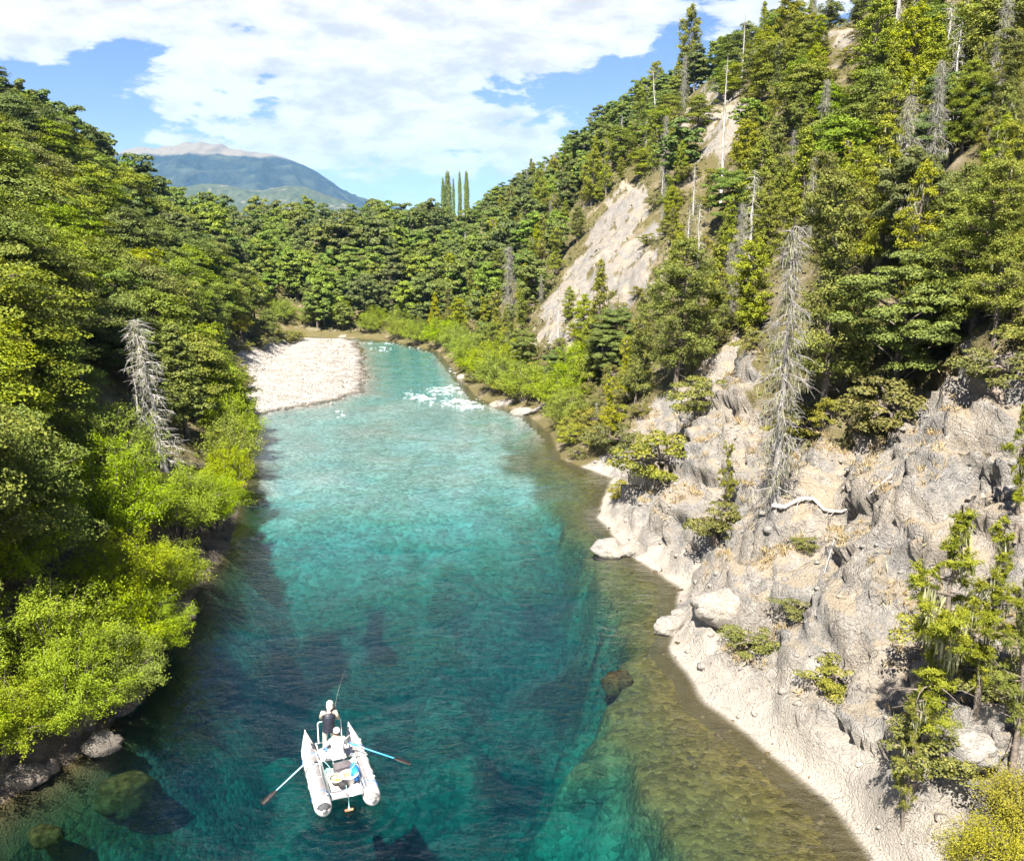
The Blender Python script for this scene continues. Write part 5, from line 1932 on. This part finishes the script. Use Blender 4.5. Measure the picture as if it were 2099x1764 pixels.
MB().tube([(-0.42, 1.18, 0.52), (-0.42, 1.18, 1.22), (-0.40, 1.18, 1.27), (-0.34, 1.18, 1.29), (0.26, 1.18, 1.29), (0.32, 1.18, 1.27), (0.34, 1.18, 1.22), (0.34, 1.18, 0.52)], 0.02, 10).build('lean_bar', M_whitep, raft)
MB().tube([(0.0, -1.66, 0.52), (0.0, -1.92, 0.50), (0.0, -2.0, 0.46)], 0.016, 8).build('anchor_arm', M_alu, raft)


def rope_pts(a, b, sag, n=8):
    return curve_pts(a, b, -sag, n)


def oar(handle, lock, tip, shaft_mat, label, flat_rot):
    h, l, t = Vector(handle), Vector(lock), Vector(tip)
    d = (t - l).normalized()
    o = aboard('oar', handle, label, 'oar')
    r = lambda p: p - h
    bl = t - d * 0.62
    MB().tube([r(h - d * 0.02), r(h + d * 0.16)], 0.019, 8).build('grip', M_black, o)
    MB().tube([r(h + d * 0.14), r(l), r(bl + d * 0.05)], [0.022, 0.024, 0.020], 10).build('shaft', shaft_mat, o)
    MB().tube([r(l - d * 0.09), r(l + d * 0.09)], 0.031, 10).build('oar_sleeve', M_strapg, o)
    side = d.cross(Vector((0, 0, 1))).normalized()
    nrm_ = side.cross(d).normalized()
    side = side * math.cos(flat_rot) + nrm_ * math.sin(flat_rot)
    nrm_ = side.cross(d).normalized()
    v, f = [], []
    prof = [(0, 0.022), (0.08, 0.045), (0.2, 0.075), (0.4, 0.088), (0.56, 0.08), (0.62, 0.055)]
    for (a, w) in prof:
        for (sx, sz_) in ((-1, 0.25), (0, 1), (1, 0.25), (1, -0.25), (0, -1), (-1, -0.25)):
            v.append(r(bl + d * a + side * w * sx + nrm_ * 0.010 * sz_))
    for i in range(len(prof) - 1):
        for k_ in range(6):
            f.append((i * 6 + k_, i * 6 + (k_ + 1) % 6, (i + 1) * 6 + (k_ + 1) % 6, (i + 1) * 6 + k_))
    f.append(tuple(range(6)))
    f.append(tuple((len(prof) - 1) * 6 + k_ for k_ in reversed(range(6))))
    MB().add(v, f).build('blade', M_blade, o)
    return o


oar((-0.17, 0.36, 0.98), (-0.80, 0.02, 0.79), (-2.46, -0.86, 0.10), M_pblue, 'pale blue shafted oar reaching out to the left of the raft', 0.35)
oar((0.22, 0.30, 1.00), (0.80, 0.02, 0.79), (2.26, -0.62, 0.25), M_blue, 'bright blue shafted oar held out to the right of the raft', -0.1)


# ---- people
def skin_mesh(name, pts, edges, rad, sub=1):
    me = bpy.data.meshes.new(name + '_cage')
    me.from_pydata([tuple(p) for p in pts], edges, [])
    o = bpy.data.objects.new(name + '_cage', me)
    C.objects.link(o)
    sk = o.modifiers.new('skin', 'SKIN')
    sk.use_smooth_shade = True
    for i, r in enumerate(rad):
        sv = me.skin_vertices[0].data[i]
        sv.radius = r if hasattr(r, '__len__') else (r, r)
        sv.use_root = (i == 0)
    ss_ = o.modifiers.new('sub', 'SUBSURF')
    ss_.levels = ss_.render_levels = sub
    dg = bpy.context.evaluated_depsgraph_get()
    out = bpy.data.meshes.new_from_object(o.evaluated_get(dg))
    out.name = name
    bpy.data.objects.remove(o)
    bpy.data.meshes.remove(me)
    out.polygons.foreach_set('use_smooth', [True] * len(out.polygons))
    return out


def hand(pts, edges, rad, wrist_i, direction, side):
    """palm, four curled fingers and a thumb, grown from the wrist"""
    w = Vector(pts[wrist_i])
    d = Vector(direction).normalized()
    s = Vector(side).normalized()
    n = d.cross(s).normalized()
    pts.append(tuple(w + d * 0.075)); rad.append((0.034, 0.02)); edges.append((wrist_i, len(pts) - 1))
    palm = len(pts) - 1
    for k_, ln in enumerate((0.066, 0.076, 0.07, 0.055)):
        a = w + d * 0.085 + s * (0.027 - 0.018 * k_)
        b = a + d * ln * 0.5 + n * 0.012
        c_ = b + d * ln * 0.1 + n * ln * 0.5
        i0 = len(pts)
        pts.extend([tuple(a), tuple(b), tuple(c_)])
        rad.extend([0.0095, 0.009, 0.0075])
        edges.extend([(palm, i0), (i0, i0 + 1), (i0 + 1, i0 + 2)])
    a = w + d * 0.03 + s * 0.034
    b = a + d * 0.035 + s * 0.018 + n * 0.02
    i0 = len(pts)
    pts.extend([tuple(a), tuple(b)])
    rad.extend([0.011, 0.009])
    edges.extend([(wrist_i, i0), (i0, i0 + 1)])


def person(loc, rz, label, J, clothes):
    """J: joint positions; the body is one grown surface, the clothes are shells over it"""
    o = aboard('person', loc, label, 'person', rz)
    names = ['pelvis', 'belly', 'chest', 'neck', 'head', 'crown', 'hipL', 'kneeL', 'ankL', 'toeL', 'hipR', 'kneeR', 'ankR', 'toeR', 'shL', 'elL', 'wrL', 'shR', 'elR', 'wrR']
    R_ = {'pelvis': (0.155, 0.11), 'belly': (0.14, 0.10), 'chest': (0.165, 0.11), 'neck': 0.055, 'head': (0.078, 0.092), 'crown': (0.07, 0.08), 'hip': 0.088, 'knee': 0.06, 'ank': 0.042, 'toe': 0.038, 'sh': 0.058, 'el': 0.042, 'wr': 0.028}
    pts = [J[n_] for n_ in names]
    rad = [R_[n_ if n_ in R_ else n_[:-1]] for n_ in names]
    ix_ = {n_: i for i, n_ in enumerate(names)}
    E = [(ix_[a], ix_[b]) for a, b in (('pelvis', 'belly'), ('belly', 'chest'), ('chest', 'neck'), ('neck', 'head'), ('head', 'crown'), ('pelvis', 'hipL'), ('hipL', 'kneeL'), ('kneeL', 'ankL'), ('ankL', 'toeL'),
                                       ('pelvis', 'hipR'), ('hipR', 'kneeR'), ('kneeR', 'ankR'), ('ankR', 'toeR'), ('chest', 'shL'), ('shL', 'elL'), ('elL', 'wrL'), ('chest', 'shR'), ('shR', 'elR'), ('elR', 'wrR'))]
    # nose and ears
    hd = Vector(J['head'])
    fw = Vector(J.get('face', (0, 1, 0))).normalized()
    rt = fw.cross(Vector((0, 0, 1))).normalized()
    for off, r_ in ((fw * 0.105 + Vector((0, 0, -0.01)), 0.014), (rt * 0.085, 0.018), (rt * -0.085, 0.018)):
        pts.append(tuple(hd + off)); rad.append(r_); E.append((ix_['head'], len(pts) - 1))
    for sd_, sg in (('L', 1), ('R', -1)):
        w, e = Vector(J['wr' + sd_]), Vector(J['el' + sd_])
        d = (w - e).normalized()
        hand(pts, E, rad, ix_['wr' + sd_], d, d.cross(Vector((0, 0, 1))) * sg)
    link('body', skin_mesh('body', pts, E, rad, 1), M_skin, o)
    # trousers
    tp_ = [J['pelvis'], J['hipL'], J['kneeL'], J['ankL'], J['hipR'], J['kneeR'], J['ankR'], J['belly']]
    link('trousers', skin_mesh('trousers', tp_, [(0, 1), (1, 2), (2, 3), (0, 4), (4, 5), (5, 6), (0, 7)], [(0.175, 0.135), 0.112, 0.085, 0.07, 0.112, 0.085, 0.07, (0.155, 0.12)], 1), clothes['trousers'], o)
    # sleeves
    for sd_ in 'LR':
        a, b, c_ = (Vector(J[k_ + sd_]) for k_ in ('sh', 'el', 'wr'))
        c2 = b.lerp(c_, clothes.get('sleeve', 0.9))
        MB().tube([Vector(J['chest']).lerp(a, 0.75), a, a.lerp(b, 0.5), b, b.lerp(c2, 0.5), c2], [0.07, 0.078, 0.068, 0.06, 0.054, 0.044], 10).build('sleeve', clothes['shirt'], o)
    # top: ring loft along the spine
    sp3 = [Vector(J['pelvis']) + Vector((0, 0, -0.06 - clothes.get('long', 0))), Vector(J['belly']), Vector(J['chest']), Vector(J['chest']).lerp(Vector(J['neck']), 0.62), Vector(J['neck'])]
    tt = [0, 0.3, 0.66, 0.88, 1.0]
    n = 44
    v, f = [], []
    for i in range(n + 1):
        t = i / n
        c_ = Vector([np.interp(t, tt, [p[k_] for p in sp3]) for k_ in range(3)])
        wx = np.interp(t, [0, 0.25, 0.6, 0.8, 0.92, 1.0], [0.20, 0.185, 0.215, 0.205, 0.13, 0.075])
        wy = np.interp(t, [0, 0.25, 0.6, 0.85, 1.0], [0.155, 0.14, 0.15, 0.12, 0.075])
        if clothes.get('quilt'):
            q_ = 0.012 * abs(math.sin(t * math.pi * 11))
            wx += q_
            wy += q_
        for k_ in range(22):
            th = 6.28318 * k_ / 22
            v.append(c_ + Vector((math.cos(th) * wx, math.sin(th) * wy, 0)))
    for i in range(n):
        for k_ in range(22):
            f.append((i * 22 + k_, i * 22 + (k_ + 1) % 22, (i + 1) * 22 + (k_ + 1) % 22, (i + 1) * 22 + k_))
    MB().add(v, f).build('vest' if clothes.get('quilt') else 'shirt', clothes['top'], o)
    # hair and cap
    hc = hd + Vector((0, 0, 0.03))
    MB().lathe([(0.099, -0.06), (0.108, -0.02), (0.108, 0.03), (0.085, 0.09), (0.0, 0.11)], 16, hc - fw * 0.018, 0.92, 1.05).build('hair', M_hair, o)
    cp_ = MB()
    cp_.lathe([(0.116, 0.02), (0.118, 0.05), (0.105, 0.10), (0.07, 0.135), (0.0, 0.148)], 18, hc - fw * 0.01, 0.95, 1.06)
    bv = [hc + fw * 0.09 + rt * 0.10 * sx + Vector((0, 0, 0.03)) for sx in (-1, -0.5, 0, 0.5, 1)] + [hc + fw * (0.20 - 0.05 * abs(sx)) + rt * 0.085 * sx + Vector((0, 0, 0.015)) for sx in (1, 0.5, 0, -0.5, -1)]
    cp_.add(bv + [p - Vector((0, 0, 0.012)) for p in bv], [tuple(range(10)), tuple(range(19, 9, -1))] + [(i, (i + 1) % 10, 10 + (i + 1) % 10, 10 + i) for i in range(10)])
    if clothes.get('flap'):
        cp_.lathe([(0.120, -0.10), (0.122, -0.03), (0.117, 0.03)], 16, hc - fw * 0.022, 0.95, 1.0)
    cp_.build('cap', clothes['cap'], o)
    for sd_ in 'LR':
        a, b = Vector(J['ank' + sd_]), Vector(J['toe' + sd_])
        MB().tube([a + Vector((0, 0, 0.10)), a, a.lerp(b, 0.4) + Vector((0, 0, -0.015)), b, b + (b - a) * 0.15], [0.062, 0.062, 0.058, 0.05, 0.028], 10).build('boot', M_boot, o)
    return o


AJ = {'pelvis': (0, 0, 0.94), 'belly': (0.005, 0.02, 1.10), 'chest': (0.03, 0.06, 1.30), 'neck': (0.05, 0.10, 1.47), 'head': (0.075, 0.145, 1.58), 'crown': (0.085, 0.15, 1.66), 'face': (0.45, 1, -0.25),
      'hipL': (-0.10, 0, 0.88), 'kneeL': (-0.14, 0.04, 0.49), 'ankL': (-0.16, -0.02, 0.10), 'toeL': (-0.18, 0.15, 0.045),
      'hipR': (0.10, 0, 0.88), 'kneeR': (0.14, 0.03, 0.49), 'ankR': (0.16, -0.03, 0.10), 'toeR': (0.19, 0.14, 0.045),
      'shL': (-0.17, 0.07, 1.39), 'elL': (-0.24, 0.20, 1.16), 'wrL': (-0.06, 0.38, 1.18),
      'shR': (0.22, 0.05, 1.39), 'elR': (0.32, 0.10, 1.13), 'wrR': (0.25, 0.32, 1.30)}
angler = person((-0.10, 0.90, 0.315), -0.12, 'standing angler in a dark quilted vest and pale trousers at the raft bow', AJ,
                {'trousers': M_khaki, 'shirt': M_shirt, 'top': M_vest, 'cap': M_cap, 'quilt': True, 'flap': True, 'sleeve': 0.55, 'long': 0.13})
RJ = {'pelvis': (0, 0, 0.50), 'belly': (0, 0.03, 0.66), 'chest': (0, 0.09, 0.86), 'neck': (0, 0.15, 1.03), 'head': (0.01, 0.20, 1.13), 'crown': (0.01, 0.205, 1.21), 'face': (0.1, 1, -0.2),
      'hipL': (-0.10, 0.04, 0.47), 'kneeL': (-0.20, 0.42, 0.50), 'ankL': (-0.22, 0.48, 0.10), 'toeL': (-0.24, 0.64, 0.05),
      'hipR': (0.10, 0.04, 0.47), 'kneeR': (0.18, 0.42, 0.50), 'ankR': (0.20, 0.48, 0.10), 'toeR': (0.22, 0.64, 0.05),
      'shL': (-0.19, 0.10, 0.95), 'elL': (-0.31, 0.28, 0.72), 'wrL': (-0.22, 0.47, 0.66), 'shR': (0.19, 0.10, 0.95), 'elR': (0.31, 0.26, 0.72), 'wrR': (0.22, 0.42, 0.68)}
person((0.02, -0.14, 0.33), 0.0, 'seated rower in a white shirt and white cap holding both oars', RJ,
       {'trousers': M_khaki, 'shirt': M_wshirt, 'top': M_wshirt, 'cap': M_whitep, 'sleeve': 0.9})
hr = RAFT @ Vector((0.20, 1.20, 1.83))
rod = aboard('fishing_rod', (0.17, 1.22, 1.61), 'thin fishing rod held up by the standing angler', 'rod')
MB().tube([(-0.02, -0.18, -0.06), (0.0, 0.06, 0.02)], 0.013, 8).build('grip', M_tan, rod)
MB().tube([(0, 0.05, 0.015), (0.15, 0.5, 0.16), (0.35, 0.95, 0.36), (0.60, 1.35, 0.66)], [0.006, 0.004, 0.003, 0.0015], 6).build('blank', M_greydead, rod)
MB().lathe([(0.0, -0.02), (0.035, -0.02), (0.035, 0.02), (0, 0.02)], 12, (0, -0.02, -0.07)).build('reel', M_black, rod)

# ---- gear on the raft
t_ = aboard('gear_box', (0.06, -0.62, 0.353), 'dark grey gear box behind the rowing seat', 'box', 0.12)
MB().box((0, 0, 0.18), (0.52, 0.34, 0.34), 0, 0.02).build('box_body', M_box, t_)
MB().box((0, 0, 0.365), (0.54, 0.36, 0.04), 0, 0.012).build('lid', M_box, t_)
MB().box((0.05, -0.185, 0.25), (0.10, 0.03, 0.06), 0, 0.008).build('latch', M_tan, t_)
t_ = aboard('basin', (0.17, -1.10, 0.353), 'wide rimmed white tub with a tan inside on the raft stern', 'tub')
MB().lathe([(0.0, 0.06), (0.15, 0.06), (0.17, 0.25), (0.175, 0.28)], 26, (0, 0, 0), 1.1, 0.95).build('inside', M_tan, t_)
MB().lathe([(0.13, 0.0), (0.15, 0.0), (0.19, 0.27), (0.28, 0.30), (0.29, 0.315), (0.27, 0.325), (0.18, 0.295), (0.172, 0.285)], 30, (0, 0, 0), 1.1, 0.95).build('rim', M_whitep, t_)
t_ = aboard('landing_net', (-0.20, -1.06, 0.60), 'landing net with a white hoop and green bag on the raft stern', 'net')
ring_ = [(math.cos(a) * 0.22, math.sin(a) * 0.20, 0.02 * math.sin(a)) for a in np.linspace(0, 6.2832, 25)]
MB().tube(ring_, 0.017, 8, False).build('hoop', M_whitep, t_)
MB().lathe([(0.215, 0.0), (0.205, -0.06), (0.15, -0.13), (0.08, -0.16), (0.0, -0.17)], 20, (0, 0, 0), 1.0, 0.92).build('net_bag', M_net0, t_)
MB().lathe([(0.13, -0.125), (0.08, -0.14), (0.0, -0.145)], 12, (0.05, -0.01, 0.0), 0.8, 1.1).build('green_mesh', M_netg, t_)
MB().tube([(0.05, 0.2, 0.0), (0.10, 0.5, 0.05)], 0.016, 8).build('handle', M_teal, t_)
t_ = aboard('dry_bag', (0.40, -0.86, 0.353), 'bright blue dry bag strapped inside the right pontoon', 'bag', -0.05)
bag_ = rock_mesh('bag_body', 91, 4, (0.17, 0.46, 0.24), 0.25)
ob = link('bag_body', bag_, M_tarp, t_)
ob.location = (0, 0, 0.20)
MB().tube([(-0.12, -0.1, 0.36), (0.02, 0.05, 0.43), (0.12, 0.12, 0.34)], 0.016, 6).build('bag_strap', M_pblue, t_)
MB().tube([(-0.1, 0.42, 0.30), (0.03, 0.46, 0.36), (0.1, 0.40, 0.28)], 0.05, 8).build('rolled_top', M_whitep, t_)
t_ = aboard('black_bag', (-0.05, -1.34, 0.353), 'small black bag between the net and the tub', 'bag')
ob = link('bag_body', rock_mesh('bag_body', 92, 3, (0.17, 0.14, 0.16), 0.3), M_black, t_)
ob.location = (0, 0, 0.12)
MB().tube([(-0.08, 0, 0.24), (0, 0, 0.32), (0.08, 0, 0.24)], 0.012, 6).build('carry_handle', M_black, t_)
t_ = aboard('jacket', (-0.40, 0.36, 0.532), 'crumpled white and blue jacket on the left side of the front deck', 'jacket')
ob = link('jacket_body', rock_mesh('jacket_body', 93, 4, (0.15, 0.30, 0.13), 0.5), M_wshirt, t_)
ob.location = (0.02, 0, 0.06)
ob = link('jacket_lining', rock_mesh('jacket_lining', 94, 3, (0.07, 0.12, 0.07), 0.5), M_strapb, t_)
ob.location = (0.14, 0.16, 0.10)
t_ = aboard('rope_coil', (-0.36, -0.45, 0.37), 'coil of teal rope on the raft floor left of the gear box', 'rope')
cp2 = []
for i in range(90):
    a = i * 0.42
    cp2.append((math.cos(a) * (0.12 + 0.03 * math.sin(i * 0.9)), math.sin(a) * (0.15 + 0.02 * math.sin(i * 1.3)), 0.02 + 0.0012 * i + 0.01 * math.sin(i * 1.7)))
MB().tube(cp2, 0.011, 5).build('coil', M_teal, t_)
MB().tube(rope_pts((0.10, 0.1, 0.1), (-0.05, 0.52, 0.16), -0.02), 0.010, 5).build('loose_end', M_teal, t_)
t_ = aboard('crate', (-0.33, -0.78, 0.353), 'pale green open crate on the left of the raft floor', 'crate', 0.1)
for (c_, s_) in (((0, -0.13, 0.10), (0.24, 0.015, 0.20)), ((0, 0.13, 0.10), (0.24, 0.015, 0.20)), ((-0.1125, 0, 0.10), (0.015, 0.245, 0.20)), ((0.1125, 0, 0.10), (0.015, 0.245, 0.20)), ((0, 0, 0.01), (0.2, 0.24, 0.016))):
    MB().box(c_, s_, 0, 0.003).build('crate_side', MATS['pale_crate'] if 'pale_crate' in MATS else simple('pale_crate', (0.55, 0.62, 0.55), 0.6), t_)
t_ = aboard('cooler', (0.16, 0.36, 0.532), 'small white cooler on the deck beside the rowers feet', 'cooler', 0.1)
MB().box((0, 0, 0.09), (0.22, 0.18, 0.18), 0, 0.02).build('cooler_body', M_whitep, t_)
MB().box((0, 0, 0.195), (0.23, 0.19, 0.03), 0, 0.01).build('lid', M_whitep, t_)
MB().box((0, -0.10, 0.14), (0.12, 0.025, 0.035), 0, 0.008).build('handle', M_black, t_)
t_ = aboard('anchor', (0.0, -2.0, 0.06), 'rusty orange anchor hanging on a teal rope behind the stern', 'anchor')
MB().box((0, 0, 0.0), (0.26, 0.07, 0.06), 0, 0.015).build('anchor_weight', M_orange, t_)
MB().lathe([(0.03, 0), (0.03, 0.07), (0.0, 0.08)], 10, (0, 0, 0.025)).build('shackle', M_whitep, t_)
MB().tube([(0, 0, 0.09), (0, 0.0, 0.41)], 0.011, 6).build('rope', M_teal, t_)
MB().tube([(0, 0.0, 0.41), (0.0, 0.35, 0.48), (0.05, 0.7, 0.45)], 0.011, 6).build('rope', M_teal, t_)
print('raft', round(time.time() - T0, 1), COUNT)

# ------------------------------------------------------------------ labels: which tree is which, from its place beside things one can find
MARKS = [('the tall grey dead conifer', 1590, 740), ('the wide bare scree', 1230, 520), ('the bare rock near the skyline', 1465, 230), ('the topmost bare gully', 1740, 70),
         ('the pale gully in the cliff', 1450, 800), ('the gravel bar', 640, 770), ('the leaning bleached dead tree', 350, 800), ('the left willows', 180, 1020), ('the river bend', 760, 690),
         ('the distant mountain', 490, 370), ('the skyline poplars', 935, 385), ('the rapids', 915, 815), ('the lichen hung dead tree', 1905, 260), ('the two lower right pines', 1950, 1250),
         ('the tall lichen hung cypress', 1690, 600), ('the round bush on the knob', 1350, 930), ('the dense rounded cypress', 1385, 640), ('the cliff top at the right edge', 2050, 760), ('the far tip of the gravel bar', 700, 690), ('the lowest skyline dip', 810, 430), ('the left end of the mountain', 300, 400),
         ('the foot of the wide scree', 1110, 690), ('the top of the wide scree', 1300, 375), ('the small spire cypress on the skyline', 1408, 90), ('the skyline at the left edge', 60, 190)]
ORD = 'nearest second third fourth fifth sixth seventh eighth ninth tenth eleventh twelfth thirteenth fourteenth fifteenth sixteenth seventeenth eighteenth nineteenth twentieth'.split()
LOOK = {'beech_tree': 'layered beech', 'skyline_beech': 'dark layered beech', 'cypress_tree': 'tufted cypress', 'forest_tree': 'rounded forest tree', 'hillside_shrub': 'olive bush', 'dead_tree': 'grey dead tree'}
bpy.context.view_layer.update()
cells = {}
for o in list(scene.objects):
    if o.parent is None and o.get('group') and o.name.split('.')[0] in LOOK and 'willow' not in o['group']:
        kindn = o.name.split('.')[0]
        hgt = 4.0 * o.scale.z if kindn != 'hillside_shrub' else 0.5
        q_ = project((o.location.x, o.location.y, o.location.z + hgt))
        best = min(MARKS, key=lambda m: math.hypot(q_[0] - m[1], q_[1] - m[2]))
        ddx, ddy = q_[0] - best[1], q_[1] - best[2]
        rel = ('right of' if ddx > 0 else 'left of') if abs(ddx) > abs(ddy) else ('below' if ddy > 0 else 'above')
        cells.setdefault((kindn, best[0], rel), []).append((math.hypot(ddx, ddy), o))
for (kindn, mark, rel), lst in cells.items():
    lst.sort(key=lambda t: t[0])
    for i, (_, o) in enumerate(lst):
        if i < len(ORD):
            o['label'] = f'{ORD[i]} {LOOK[kindn]} {rel} {mark}'
        else:
            o['label'] = f'{LOOK[kindn]} farther off {rel} {mark}'
print('done', round(time.time() - T0, 1))
